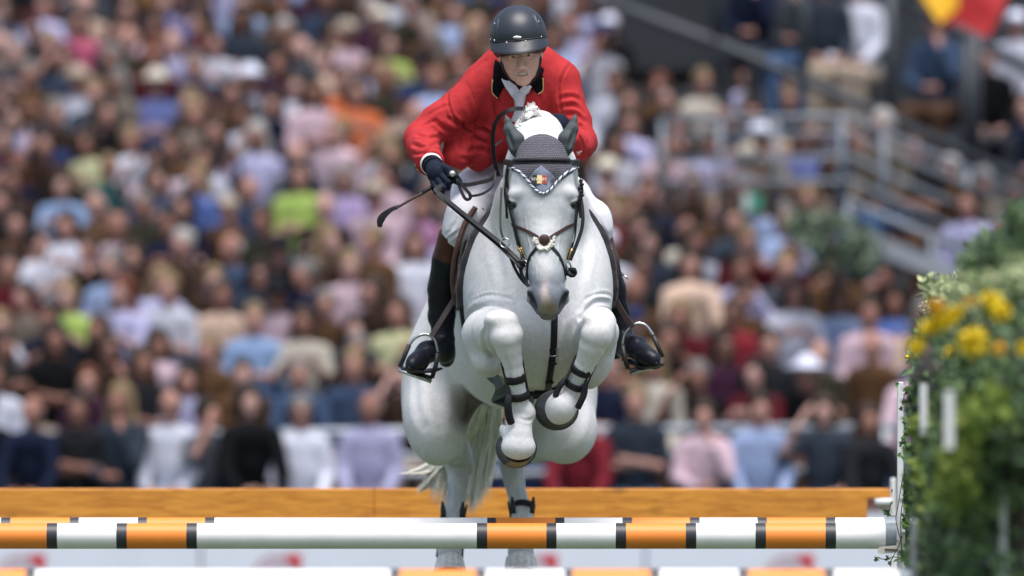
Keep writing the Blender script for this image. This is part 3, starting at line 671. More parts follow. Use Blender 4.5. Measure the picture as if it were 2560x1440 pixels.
mb = MB(); mb.strap(catmull([P(1222, 515, 1.12), P(1250, 500, 1.15), P(1300, 480, 1.2), P(1370, 480, 1.2), P(1430, 500, 1.15)], 6), (0, -.6, .8), .05, .02); mb.build('pommel', SAD_m, SAD)
guard = MB()
gp = [tuple(q[:2]) for q in catmull([(1226, 938), (1240, 935), (1262, 962), (1285, 985), (1330, 990), (1330, 1010), (1280, 1020), (1245, 1012), (1228, 1002), (1238, 972)], 4, True)]
gv, gf = [], []
for k, yy in ((0, .78), (1, .80)):
    gv += [P(a, b, yy+.002*(abs(a-1260))) for a, b in gp]
n = len(gp); gf = [tuple(range(n))[::-1], tuple(range(n, 2*n))]+[(i, (i+1) % n, (i+1) % n+n, i+n) for i in range(n)]
guard.add(gv, gf); guard.build('belly_guard', nmat('grey_guard', (.085, .10, .105), .5), GIR, False)
mb = MB(); mb.box(P(1368, 990, .74), (S(36), .012, S(9)), rotm(0, 2, 0)); mb.box(P(1368, 978, .73), (S(33), .004, S(2)), rotm(0, 2, 0)); mb.tube([P(1345, 992, .72), P(1400, 991, .72)], .0025, 6); mb.build('girth_buckle_end', leather, GIR)
# ---- leg boots: rings round the cannons, shells behind, hanging tabs
def leg_band(c, ax, r, h, mat, name, parent, th=.006, sq=1.0):
    ax = np.array(ax, float); ax /= np.linalg.norm(ax); a = np.cross(ax, (0, 1, 0)); a /= np.linalg.norm(a); b = np.cross(ax, a); n = 26
    V = []
    for t, rr2 in ((-1, r), (-.9, r+th), (.9, r+th), (1, r)):
        for i in range(n):
            A = 2*math.pi*i/n; V.append(c+ax*t*h/2+rr2*(math.cos(A)*a+math.sin(A)*b*sq))
    mb = MB(); mb.add(V, [(j*n+i, j*n+(i+1) % n, (j+1)*n+(i+1) % n, (j+1)*n+i) for j in range(3) for i in range(n)]); return mb.build(name, mat, parent)
def leg_boot(pts, bands, r, label):
    p = [P(*q) for q in pts]; ax = p[-1]-p[0]; ax /= np.linalg.norm(ax)
    sh = MB(); c = catmull(p, 5); N = len(c); n = 13; V = []
    a = np.cross(ax, (0, 1, 0)); a /= np.linalg.norm(a); b = np.cross(ax, a)*-1
    if b[1] < 0: b = -b
    for i in range(N):
        for k in range(n):
            A = -.25+(math.pi+.5)*k/(n-1); w_ = r*(1.0+.16*abs(i/(N-1)-.3))
            V.append(c[i]+w_*(math.cos(A)*a+math.sin(A)*b*1.25))
    V += [np.array(x)+(np.array(x)-c[i//n])*.12 for i, x in enumerate(V)]; M = N*n
    F = [(i*n+k, i*n+k+1, (i+1)*n+k+1, (i+1)*n+k) for i in range(N-1) for k in range(n-1)]
    F += [tuple(x+M for x in q[::-1]) for q in F]
    F += [(k, k+M, k+1+M, k+1) for k in range(n-1)]+[((N-1)*n+k, (N-1)*n+k+1, (N-1)*n+k+1+M, (N-1)*n+k+M) for k in range(n-1)]
    F += [(i*n, (i+1)*n, (i+1)*n+M, i*n+M) for i in range(N-1)]+[(i*n+n-1, i*n+n-1+M, (i+1)*n+n-1+M, (i+1)*n+n-1) for i in range(N-1)]
    sh.add(V, F); root = sh.build('leg_boot', rubber, H, True, label)
    for (x, z, y, rr_, hh) in bands: leg_band(P(x, z, y), ax, S(rr_), S(hh), leather, 'boot_strap', root, .005)
    return root
b1 = leg_boot([(1280, 905, .05), (1288, 945, .07), (1296, 1000, .10), (1301, 1035, .13)], [(1288, 944, .06, 24, 21), (1296, 987, .08, 25, 21)], S(25), 'black open-fronted boot on the foreleg at the left of the picture')
mb = MB(); mb.tube(catmull([P(1274, 985, .04), P(1270, 1010, .03), P(1273, 1040, .04), P(1280, 1062, .05)], 5), [.006]+[.015]*14+[.003], 8, flat=.35, up=(0, -1, 0)); mb.build('boot_tab', leather, b1)
mb = MB(); mb.tube(catmull([P(1262, 908, .06), P(1266, 930, .05), P(1270, 960, .05), P(1272, 990, .05)], 4), .008, 8); mb.build('boot_rim', rubber, b1)
b2 = leg_boot([(1462, 905, .06), (1446, 945, .09), (1430, 975, .13), (1420, 1000, .16)], [(1455, 921, .06, 26, 19), (1440, 956, .09, 27, 19)], S(26), 'black open-fronted boot on the foreleg at the right of the picture')
mb = MB(); mb.tube(catmull([P(1418, 945, .06), P(1402, 962, .05), P(1392, 980, .05), P(1388, 994, .05)], 5), [.006]+[.012]*14+[.003], 8, flat=.35, up=(0, -1, 0)); mb.build('boot_tab', leather, b2)
mb = MB(); mb.tube(catmull([P(1462, 960, .05), P(1460, 985, .05), P(1450, 1008, .05), P(1443, 1022, .06)], 5), [.008]+[.013]*14+[.003], 8, flat=.4, up=(0, -1, 0)); mb.build('boot_tab', leather, b2)
mb = MB(); mb.tube(catmull([P(1447, 880, .05), P(1437, 905, .05), P(1424, 930, .05), P(1416, 950, .05)], 4), .006, 8); mb.tube(catmull([P(1488, 893, .05), P(1478, 915, .05), P(1468, 940, .05), P(1463, 962, .05)], 4), .006, 8); mb.build('boot_rim', rubber, b2)
b3 = leg_boot([(1137, 1262, 2.30), (1131, 1300, 2.30), (1128, 1345, 2.26), (1124, 1392, 2.22)], [(1133, 1282, 2.29, 26, 16)], S(28, 2.2), 'black hind boot on the leg nearer the tail')
b4 = leg_boot([(1300, 1258, 2.28), (1305, 1300, 2.27), (1304, 1330, 2.24), (1300, 1350, 2.2)], [(1306, 1268, 2.27, 28, 17)], S(27, 2.2), 'black hind boot on the leg clear of the tail')
for b_, x0, x1, zz in ((b3, 1106, 1158, 1262), (b4, 1280, 1334, 1250)):
    for xx in (x0, x1):
        mb = MB(); mb.tube([P(xx, zz-8, 2.22), P(xx+(2 if xx == x0 else -2), zz+14, 2.2), P(xx+(4 if xx == x0 else -4), zz+34, 2.2)], [.004, .012, .010], 8, flat=.5, up=(0, -1, 0)); mb.build('boot_ear', rubber, b_)
# ---- hooves
hoof_m = nmat('hoof_horn', attr='Col', rough=.45, noise=.25, nscale=70, bump=.3, bscale=120, spec=.4)
def hoof(c0, r0, c1, r1, el_=1.0, tan=None, shoe=True, base=(.055, .062, .066)):
    c0, c1 = np.array(c0), np.array(c1); ax = c1-c0; L = np.linalg.norm(ax); ax /= L
    a = np.array([1., 0, 0]); a = a-ax*(a @ ax); a /= np.linalg.norm(a); b = np.cross(ax, a); b *= -1 if b[2] > 0 else 1
    n = 28; rings = [(0, r0*.93), (.0, r0), (.12, r0*1.03), (.55, r0+(r1-r0)*.6), (1, r1), (1.0, r1*1.045), (1.14, r1*1.05), (1.14, r1*.86), (1.02, r1*.8), (.95, .001)]
    V, cl = [], []
    for j, (t, r_) in enumerate(rings):
        for i in range(n):
            A = 2*math.pi*i/n; V.append(c0+ax*t*L+r_*(math.cos(A)*a+el_*math.sin(A)*b*(1.0 if math.sin(A) > 0 else .92)))
            c = np.array(base)*(.88+.2*abs(math.sin(A*7)))
            if tan and tan[0] < math.degrees(A) < tan[1]: c = np.array((.30, .22, .13))
            if j in (5, 6, 7): c = np.array((.05, .05, .055))
            cl.append(c)
    F = np.array([(j*n+i, j*n+(i+1) % n, (j+1)*n+(i+1) % n, (j+1)*n+i) for j in range(len(rings)-1) for i in range(n)])
    return mesh_np('hoof', V, F, hoof_m, H, True, np.array(cl))
hoof(P(1297, 1122, .10), S(38), P(1291, 1120, .165), S(50), .98, (60, 120))
hoof(P(1399, 1020, .11), S(41), P(1392, 1023, .18), S(54), .95)
hoof(P(1125, 1400, 2.14), S(34, 2.1), P(1125, 1446, 2.07), S(44, 2.1), 1.0, base=(.80, .77, .70))
hoof(P(1302, 1400, 2.14), S(38, 2.1), P(1303, 1446, 2.07), S(46, 2.1), 1.0, base=(.80, .77, .70))
# ================================================================ RIDER
def fl_(V, N, pts, depth, width, bvh, y0=-.6):
    p, _ = surf_line(pts, 0, bvh, 4, y0)
    if len(p) > 3: fold(V, N, [p[0]]+p[2:-1:3]+[p[-1]], depth, width)
def bv(V, F): return BVHTree.FromPolygons([tuple(v) for v in V], [tuple(int(i) for i in f) for f in F])
skin_c = np.array([.72, .45, .36])
HO = P(1300, 127, .76); HM = rotm(0, -6, 0) @ rotm(14, 0, 0)
def hl(x, y, z): return HO+HM @ np.array([x, y, z])
def he(x, y, z, rx, ry, rz, rot=None, k=.012): return el(hl(x, y, z), (rx, ry, rz), HM if rot is None else HM @ rot, k)
def hr(a, b, ra, rb, k=.008, sq=None): return rc(hl(*a), hl(*b), ra, rb, sq, k)
head = [he(0, .012, .04, .074, .096, .088), he(0, -.03, -.03, .060, .060, .075, k=.03)]
for q in (-1, 1):
    head += [hr((q*.050, -.005, -.062), (q*.012, -.060, -.103), .024, .020, .025), he(q*.045, -.056, -.028, .022, .020, .017, k=.022),
             hr((q*.010, -.086, .018), (q*.044, -.072, .018), .009, .008, .012), he(q*.014, -.098, -.047, .0085, .010, .008, k=.006),
             hr((q*.066, .01, -.03), (q*.068, .02, .03), .018, .02, .02)]
    ear = [he(q*.080, .012, -.012, .011, .020, .030, rotm(0, 0, q*-25), k=.01), cut(he(q*.087, .002, -.010, .006, .012, .020, rotm(0, 0, q*-25), k=.006))]
    head += [group(ear, .01)]
head += [he(0, -.066, -.106, .021, .018, .017, k=.02), hr((0, -.086, .004), (0, -.113, -.040), .0085, .0115, .010), he(0, -.115, -.044, .0125, .012, .0105, k=.008)]
for q in (-1, 1): head += [cut(he(q*.031, -.094, -.002, .016, .013, .0085, k=.010)), cut(he(q*.0075, -.112, -.054, .0035, .005, .004, k=.003))]
head += [he(0, -.082, -.074, .028, .014, .020, k=.015)]
for q in (-1, 1): head += [hr((0, -.0965, -.0665), (q*.027, -.082, -.0665), .0042, .003, .005), hr((0, -.095, -.0870), (q*.026, -.081, -.0705), .0050, .003, .005)]
head += [cut(he(0, -.101, -.0755, .0255, .0155, .0070, k=.003))]
for q in (-1, 1):
    head += [hr((q*.017, -.087, .0035), (q*.046, -.077, .0005), .0055, .0045, .004), hr((q*.018, -.085, -.0095), (q*.044, -.077, -.0085), .0042, .004, .004)]
neck = [rc(hl(0, .03, -.06), P(1305, 205, .98), .056, .062, None, .03)]
v1, f1 = isosurf(head+neck, .0021, 2); n1 = vnormals(v1, f1)
def hfold(pts, d, w_): fold(v1, n1, [hl(*p) for p in pts], d, w_)
for q in (-1, 1):
    hfold([(q*.019, -.100, -.048), (q*.032, -.088, -.062), (q*.036, -.078, -.080)], .0028, .0035)
    hfold([(q*.020, -.090, -.014), (q*.034, -.086, -.020), (q*.046, -.075, -.018)], .0016, .003)
    hfold([(q*.044, -.070, -.045), (q*.046, -.062, -.065), (q*.038, -.060, -.085)], .0018, .004)
    hfold([(q*.006, -.096, .012), (q*.007, -.094, .022)], .002, .0025)
hfold([(-.012, -.083, -.096), (0, -.085, -.094), (.012, -.083, -.096)], .002, .0035)
L = (v1-HO) @ HM
c1 = np.tile(skin_c, (len(v1), 1)); nz = vnoise(v1, 60, 5)
c1 = c1*(1+.06*nz[:, None]); g = lambda x, y, z, r: np.exp(-(((L[:, 0]-x)**2+(L[:, 1]-y)**2+(L[:, 2]-z)**2)/r**2))
for q in (-1, 1): c1 = mixc(c1, (.62, .24, .19), g(q*.04, -.06, -.03, .022)*.5); c1 = mixc(c1, (.30, .19, .13), g(q*.031, -.088, .015, .010)*.4); c1 = mixc(c1, (.62, .26, .22), g(q*.08, .0, -.01, .02)*.5)
c1 = mixc(c1, (.62, .30, .25), g(0, -.115, -.045, .014)*.4)
lips = (np.abs(L[:, 0]) < .024) & (L[:, 1] < -.075) & (np.abs(L[:, 2]+.0755) < .0125); c1 = mixc(c1, (.46, .17, .15), lips*(1-np.clip(abs(L[:, 0])/.025, 0, 1)**4)*.75*np.exp(-((np.abs(L[:, 2]+.0755)-.007)/.005)**2))
inm = (np.abs(L[:, 0]) < .021) & (np.abs(L[:, 2]+.0765) < .0048) & (L[:, 1] < -.07) & (L[:, 1] > -.0945); c1 = mixc(c1, (.12, .03, .03), inm*.9)
c1 = mixc(c1, (.45, .30, .24), ((L[:, 2] < -.05) & (L[:, 1] < 0))*.12*(1+nz))
# one coarse layer of the same body under the clothes
arm_l = [(P(1205, 218, 1.0), .074), (P(1152, 262, .98), .066), (P(1094, 305, .95), .064), (P(1054, 348, .92), .059), (P(1058, 370, .80), .058), (P(1080, 410, .56), .044)]
arm_r = [(P(1400, 214, 1.0), .070), (P(1418, 255, .98), .062), (P(1436, 302, .96), .060), (P(1448, 352, .92), .055), (P(1442, 364, .76), .050), (P(1414, 332, .60), .043)]
torso = [el(P(1303, 265, 1.10), (.165, .125, .205), None, .08), rc(P(1300, 215, 1.05), P(1318, 400, 1.48), .15, .15, ((0, 1, 0), .8), .08),
         rc(P(1225, 205, 1.02), P(1390, 200, 1.02), .066, .066, None, .05)]
thigh_l = [(P(1270, 435, 1.42), .108), (P(1195, 490, 1.22), .09), (P(1156, 560, 1.0), .066)]
thigh_r = [(P(1350, 440, 1.42), .095), (P(1424, 494, 1.22), .07), (P(1482, 552, 1.0), .06)]
shin_l = [(P(1146, 575, 1.0), .066), (P(1122, 650, 1.06), .060), (P(1108, 730, 1.13), .060), (P(1106, 800, 1.16), .050), (P(1102, 870, 1.16), .040)]
shin_r = [(P(1486, 572, 1.0), .060), (P(1515, 655, 1.06), .053), (P(1534, 735, 1.12), .053), (P(1550, 790, 1.15), .045), (P(1566, 850, 1.15), .040)]
body = torso+chain(arm_l, .04)+chain(arm_r, .04)+chain(thigh_l, .05)+chain(thigh_r, .05)+chain(shin_l, .03)+chain(shin_r, .03)+[neck[0]]
foot_l = [rc(P(1102, 872, 1.15), P(1050, 905, 1.0), .042, .034, None, .02)]; foot_r = [rc(P(1568, 855, 1.15), P(1625, 890, 1.0), .042, .034, None, .02)]
v2, f2 = isosurf(body+foot_l+foot_r, .011, 1, grow=-.014)
c2 = np.tile(skin_c, (len(v2), 1))
skin = nmat('skin', rough=.52, attr='Col', noise=.05, nscale=150, bump=.25, bscale=700, sss=.12, spec=.4)
RB = mesh_np('person', np.vstack([v1, v2]), np.vstack([f1, f2+len(v1)]), skin, None, True, np.vstack([c1, c2]))
tag(RB, 'rider in a red jacket, white breeches and dark helmet bent low over the jumping horse', 'person')
for q in (-1, 1):
    mb = MB(); mb.ell(hl(q*.031, -.0745, -.003), (.0118, .0118, .0118), HM, 16, 12); mb.build('eyeball', nmat('eye_white', (.34, .30, .28), .3), RB)
    mb = MB(); mb.ell(hl(q*.031+.001, -.0838, -.0040), (.0058, .0042, .0058), HM, 14, 8); mb.build('iris', nmat('eye_blue', (.03, .04, .05), .15), RB)
mb = MB()
for i in range(10):
    x = -.0198+i*.0044; mb.box(hl(x, -.0915+abs(x)*.18, -.0745), (.0020, .002, .0040), HM)
for i in range(6): x = -.012+i*.0046; mb.box(hl(x, -.0905+abs(x)*.18, -.0805), (.0020, .002, .0016), HM)
mb.build('teeth', nmat('teeth', (.62, .56, .48), .3), RB, False)
# hair at the temples
mb = MB(); rr = random.Random(5)
for i in range(160):
    q = rr.choice((-1, 1)); a = rr.uniform(-.045, .03); z = rr.uniform(-.01, .03)
    mb.tube([hl(q*.0765, a, z+.02), hl(q*.079, a+.002, z), hl(q*.077, a+.003, z-.018)], [.002, .0016, .0005], 4)
mb.build('hair', nmat('brown_hair', (.07, .045, .03), .6), RB)
# ---- helmet
hel_m = nmat('matte_navy_shell', (.026, .032, .044), .42, noise=.08, nscale=20, bump=.06, bscale=900, spec=.5)
hel = [he(0, .008, .070, .112, .132, .112, k=.02), hr((-.075, .02, .03), (-.080, .03, .0), .034, .026, .03), hr((.075, .02, .03), (.080, .03, .0), .034, .026, .03),
       hr((-.05, .085, .03), (.05, .085, .03), .05, .05, .04)]
hel += [cut(he(0, -.02, -.048, .072, .105, .075, k=.012))]
v, f = isosurf(hel, .003, 2); n = vnormals(v, f); Lh = (v-HO) @ HM
for q in (-1, 1):
    fold(v, n, [hl(q*.078, -.092, .055), hl(q*.080, -.078, .10), hl(q*.072, -.045, .145), hl(q*.064, .0, .172), hl(q*.05, .06, .175)], .0032, .0032)
HEL = mesh_np('helmet', v, f, hel_m, RB); hb = bv(v, f)
# peak
mb = MB(); n_ = 25; rows = 7; V = []
for k in range(2):
    for j in range(rows):
        t = j/(rows-1)
        for i in range(n_):
            A = math.radians(-82+164*i/(n_-1)); w_ = math.cos(A)
            r0x, r0y = .113, .132; ext = .050*max(0, w_)**.55
            x = math.sin(A)*(r0x+.003); y = -math.cos(A)*(r0y+.002)-ext*t+.008
            z = .066-.024*(1-abs(w_)) - .042*t*(.5+.5*w_) + (.004 if k == 0 else .0)
            V.append(hl(x, y, z))
M = rows*n_; F = [(j*n_+i, j*n_+i+1, (j+1)*n_+i+1, (j+1)*n_+i) for j in range(rows-1) for i in range(n_-1)]
F += [tuple(q+M for q in x[::-1]) for x in F]
F += [(i, i+M, i+1+M, i+1) for i in range(n_-1)]+[((rows-1)*n_+i, (rows-1)*n_+i+1, (rows-1)*n_+i+1+M, (rows-1)*n_+i+M) for i in range(n_-1)]
mb.add(V, F); mb.build('peak', hel_m, HEL)
mb = MB(); mb.tube([V[i]+np.array([0, 0, 0]) for i in range(n_)], .0032, 6); mb.tube([V[(rows-1)*n_+i]-np.array([0, 0, .002]) for i in range(n_)], .0028, 6); mb.build('peak_edge', nmat('peak_rim', (.012, .014, .018), .45), HEL)
def onh(px, py, off=.001): r = onhorse(px, py, -.3, off, hb); return r if r else (P(px, py, .6), np.array([0, -1., 0]))
silver = nmat('silver', (.72, .72, .70), .3, 1.0)
c_, u_ = onh(1293, 93.5, .004); mb = MB(); mb.ell(c_+np.array([0, -.004, 0]), (.0185, .003, .0055), None, 20, 8); mb.build('oval_badge', silver, HEL)
for a, b in ((1267, 106.5), (1314, 103), (1236, 101), (1353, 92)):
    r_ = HM; mb = MB(); mb.ell(P(a, b, .60 if a in (1267, 1314) else .66), (.0034, .0025, .0034), None, 10, 6); mb.build('rivet', silver, HEL)
for a, b in ((1237, 59), (1346, 54), (1227, 98), (1363, 93)):
    c_, u_ = onh(a, b, .001); mb = MB(); mb.ell(c_, (.003, .003, .003), None, 8, 6); mb.build('rivet', silver, HEL)
mb = MB()
for q in (-1, 1): mb.strap(catmull([hl(q*.083, .02, -.005), hl(q*.078, -.01, -.05), hl(q*.052, -.038, -.105), hl(q*.012, -.058, -.130)], 6), [hl(q, -.4, -.2)-HO]*19, .016, .004); mb.strap(catmull([hl(q*.085, .06, .0), hl(q*.078, .02, -.04), hl(q*.066, -.012, -.075)], 6), [hl(q, 0, 0)-HO]*13, .013, .004)
mb.build('chin_strap', leather, HEL)
# ---- jacket
red = nmat('red_wool', (.42, .030, .034), .85, noise=.14, nscale=14, bump=.35, bscale=650, spec=.2)
jk = [el(P(1303, 262, 1.10), (.200, .150, .225), None, .08), rc(P(1300, 215, 1.05), P(1296, 372, 1.36), .165, .155, ((0, 1, 0), .85), .08),
      rc(P(1222, 203, 1.02), P(1396, 198, 1.02), .076, .076, None, .07), rc(P(1262, 158, 1.0), P(1340, 158, 1.0), .07, .07, None, .06), rc(P(1155, 345, 1.05), P(1140, 392, 1.0), .065, .06, None, .05),
      rc(P(1215, 330, 1.10), P(1205, 385, 1.10), .085, .075, None, .06), rc(P(1180, 320, 1.12), P(1150, 350, 1.1), .07, .05, None, .06),
      rc(P(1380, 330, 1.12), P(1400, 360, 1.14), .08, .05, None, .06)]
jk += [group(chain([(P(1202, 216, 1.0), .076), (P(1152, 262, .98), .070), (P(1094, 305, .95), .070), (P(1054, 348, .92), .065)], .02), .05)]
jk += [group(chain([(P(1052, 348, .92), .066), (P(1058, 370, .80), .064), (P(1073, 402, .60), .053), (P(1078, 412, .56), .052)], .02), .035)]
jk += [group(chain([(P(1402, 212, 1.0), .074), (P(1418, 255, .98), .068), (P(1436, 302, .96), .066), (P(1448, 352, .92), .061)], .02), .05)]
jk += [group(chain([(P(1454, 355, .92), .058), (P(1448, 366, .80), .056), (P(1442, 366, .70), .050), (P(1420, 340, .62), .045)], .02), .035)]
def hemf(X, Y, Z):
    a, b = g2p(X, Y, Z); a, b = np.broadcast_arrays(a, b)
    h = np.interp(a, [1000, 1100, 1115, 1145, 1173, 1189, 1210, 1237, 1300, 1500], [395, 400, 411, 424, 433, 435, 425, 406, 400, 400])
    return np.where(Y < .84, .05, (h-b)*S(1, 1))
jk += [clipf(hemf, P(960, 560, .8)-np.array([0, .05, 0]), P(1600, 370, 2.0), .003), planecut(P(1077, 409, .57), P(1078, 412, .56)-P(1058, 370, .80), .13), planecut(P(1424, 342, .62), P(1414, 330, .6)-P(1442, 366, .7), .11)]
v, f = isosurf(jk, .0048, 2); nn = vnormals(v, f); jb = bv(v, f)
def jf(pts, d, w_): fl_(v, nn, pts, d, w_, jb)
# creases of the sleeves, front seams
jf([(1150, 180), (1128, 215), (1118, 250), (1132, 290), (1150, 312)], .007, .006)                          # sleeve seam
jf([(1120, 290), (1135, 305), (1165, 312)], .010, .010); jf([(1085, 300), (1110, 322), (1140, 330)], .008, .009)
jf([(1040, 335), (1070, 345), (1100, 342)], .009, .009); jf([(1030, 360), (1060, 368), (1092, 360)], .010, .009); jf([(1032, 385), (1055, 385), (1080, 372)], .006, .007)
jf([(1070, 290), (1100, 270), (1128, 262)], .005, .008); jf([(1050, 318), (1080, 305), (1100, 300)], .004, .007)
jf([(1425, 158), (1404, 195), (1398, 240), (1406, 285)], .006, .006)
jf([(1398, 250), (1425, 240), (1450, 250)], .008, .009); jf([(1400, 268), (1430, 262), (1458, 282)], .006, .008); jf([(1404, 290), (1435, 285), (1462, 305)], .007, .009)
jf([(1425, 320), (1450, 318), (1474, 335)], .008, .009); jf([(1448, 340), (1458, 360), (1456, 395)], .006, .007); jf([(1470, 340), (1476, 365), (1468, 395)], .006, .007); jf([(1440, 300), (1462, 330), (1470, 360)], .004, .006)
jf([(1168, 250), (1185, 300), (1190, 340), (1180, 372)], .006, .012); jf([(1210, 250), (1200, 300), (1215, 340)], .006, .014); jf([(1168, 330), (1195, 322), (1222, 330), (1232, 345)], .009, .008)
jf([(1160, 352), (1190, 345), (1220, 358)], .007, .010); jf([(1170, 380), (1200, 372), (1225, 385)], .006, .010); jf([(1150, 395), (1175, 400), (1200, 410)], .005, .009)
jf([(1228, 330), (1222, 370), (1228, 405), (1215, 432)], .006, .006); jf([(1180, 180), (1200, 160), (1225, 150)], .003, .012)
jf([(1145, 330), (1150, 360), (1160, 392)], .006, .010); jf([(1236, 260), (1240, 290), (1238, 320)], .007, .012); jf([(1375, 240), (1370, 280), (1378, 310)], .006, .012)
v += nn*(vnoise(v, 26, 9)*.0022+vnoise(v, 70, 12)*.0007)[:, None]
JK = mesh_np('jacket', v, f, red, RB); JB = bv(v, f)
def flat_piece(name, poly, mat, parent, off=.006, th=.004, bvh=None, sub=3):
    """cloth panel with a clean outline laid on the jacket front"""
    bvh = bvh or JB; pts = []
    for i in range(len(poly)):
        a, b = np.array(poly[i], float), np.array(poly[(i+1) % len(poly)], float)
        for k in range(sub): pts.append(a+(b-a)*k/sub)
    def lift(p):
        r = onhorse(p[0], p[1], -.3, off, bvh); return r[0] if r else None
    c = np.mean(pts, 0); rings = [1, .75, .5, .25]; last = P(c[0], c[1], .95); r = lift(c); cc = r if r is not None else last
    V = []
    for s_ in rings:
        for p in pts:
            q = lift(c+(p-c)*s_); q = q if q is not None else (V[-1] if V else cc); V.append(q)
    n = len(pts); V.append(cc); M = len(V); V += [x+np.array([0, th, 0]) for x in V]
    F = [(j*n+i, j*n+(i+1) % n, (j+1)*n+(i+1) % n, (j+1)*n+i) for j in range(3) for i in range(n)]+[(3*n+i, 3*n+(i+1) % n, M-1) for i in range(n)]
    F += [tuple(q+M for q in x[::-1]) for x in F]+[(i, i+M, (i+1) % n+M, (i+1) % n) for i in range(n)]
    return mesh_np(name, V, F, mat, parent), [V[i] for i in range(n)]
navy = nmat('navy_glove', (.008, .013, .030), .8, noise=.25, nscale=50, bump=.4, bscale=500, spec=.2)
velvet = nmat('black_velvet', (.006, .006, .008), .95, spec=.1); gold = nmat('gold_piping', (.65, .47, .20), .5)
white_c = nmat('white_cotton', (.74, .76, .80), .8, noise=.05, nscale=20, bump=.25, bscale=500)
tie_m = nmat('pale_tie', (.55, .57, .62), .6, noise=.1, nscale=40, bump=.2, bscale=400)
flat_piece('shirt_front', [(1262, 180), (1330, 196), (1318, 262), (1300, 300), (1276, 240)], white_c, RB, .004, .004)
lp1, _ = flat_piece('lapel', [(1232, 232), (1244, 246), (1262, 212), (1285, 245), (1290, 300), (1262, 316), (1244, 285)], red, JK, .008)
lp2, _ = flat_piece('lapel', [(1316, 236), (1337, 222), (1346, 240), (1354, 262), (1336, 300), (1308, 312), (1308, 270)], red, JK, .008)
cl1, e1 = flat_piece('velvet_collar', [(1240, 150), (1233, 190), (1230, 228), (1245, 245), (1258, 222), (1268, 205), (1258, 180), (1252, 160)], velvet, JK, .010)
cl2, e2 = flat_piece('velvet_collar', [(1348, 165), (1356, 190), (1356, 224), (1342, 235), (1330, 218), (1326, 205), (1340, 180)], velvet, JK, .010)
def edge(name, pts, mat, parent, r=.0022, off=.012, bvh=None):
    p, _ = surf_line(pts, off, bvh or JB, 5, -.3); mb = MB(); mb.tube(p, r, 6); return mb.build(name, mat, parent)
edge('gold_piping', [(1232, 200), (1230, 228), (1245, 245)], gold, cl1); edge('gold_piping', [(1356, 195), (1356, 224), (1342, 235)], gold, cl2)
dred = nmat('dark_red_seam', (.20, .008, .014), .85)
for pts in ([(1160, 186), (1140, 205), (1128, 225), (1124, 250), (1134, 285), (1150, 312)], [(1428, 156), (1412, 178), (1400, 210), (1397, 245), (1403, 285)], [(1167, 200), (1184, 235), (1192, 280), (1186, 330)], [(1229, 345), (1224, 375), (1228, 400), (1212, 428)]): edge('seam', pts, dred, JK, .0013, .0004)
flat_piece('pocket_flap', [(1160, 300), (1222, 336), (1216, 352), (1154, 316)], red, JK, .006)
for pts in ([(1160, 301), (1191, 319), (1222, 337)], [(1154, 317), (1186, 335), (1216, 353)]): edge('seam', pts, dred, JK, .0013, .0062)
# high black neck guard behind the jaw, stock and tie
mb = MB(); mb.tube(catmull([P(1256, 168, .93), P(1268, 198, .89), P(1300, 216, .87), P(1336, 200, .89), P(1350, 172, .92)], 6), .018, 10, flat=1); mb.build('collar_band', velvet, JK)
mb = MB(); mb.strap(catmull([P(1258, 176, .95), P(1272, 208, .86), P(1288, 232, .83), P(1298, 244, .84)], 6), (0, -1, .2), .040, .008); mb.strap(catmull([P(1322, 212, .84), P(1310, 226, .83), P(1298, 238, .83)], 6), (0, -1, .2), .03, .008); SC = mb.build('shirt_collar', white_c, RB, False)
mb = MB(); mb.ell(P(1296, 243, .815), (.020, .014, .024), rotm(0, 15, 0), 12, 9); mb.strap(catmull([P(1292, 246, .81), P(1298, 262, .815), P(1296, 285, .84), P(1290, 305, .86)], 6), (0, -1, 0), [.022+.0012*i for i in range(19)], .010); mb.build('tie', tie_m, RB)
# cuffs
def cuff(c, ax, r, name, mat, parent, h=.03): return leg_band(np.array(c), np.array(ax), r, h, mat, name, parent, .004)
axl = P(1082, 420, .52)-P(1062, 378, .76)
cuff(P(1078, 409, .57), axl, .041, 'shirt_cuff', white_c, JK, .035)
cuff(P(1416, 333, .61), P(1400, 316, .6)-P(1430, 352, .62), .038, 'shirt_cuff', white_c, JK, .02)
for k, (a, b) in enumerate(((1038, 412), (1043, 425))):
    mb = MB(); mb.ell(np.array(JB.find_nearest(Vector(P(a, b, .60)))[0]), (.004, .006, .0065), None, 10, 7); mb.build('cuff_button', brass, JK)
q = onhorse(1446, 381, -.3, .003, JB)
if q:
    mb = MB(); c_ = q[0]
    for dx, dz in ((-7, -4), (-4, -9), (0, -10), (6, -8), (9, -5)): mb.tube([c_+np.array([S(dx), -.002, -S(dz)])*.9, c_+np.array([S(dx*.1), -.002, -.003])], .0011, 5)
    for dx in (-4, 3): mb.tube([c_+np.array([S(dx), -.002, -S(6)]), c_+np.array([S(dx*.2), -.002, -S(1)])], .001, 5)
    mb.build('sleeve_emblem', nmat('pale_thread', (.8, .6, .55), .7), JK)
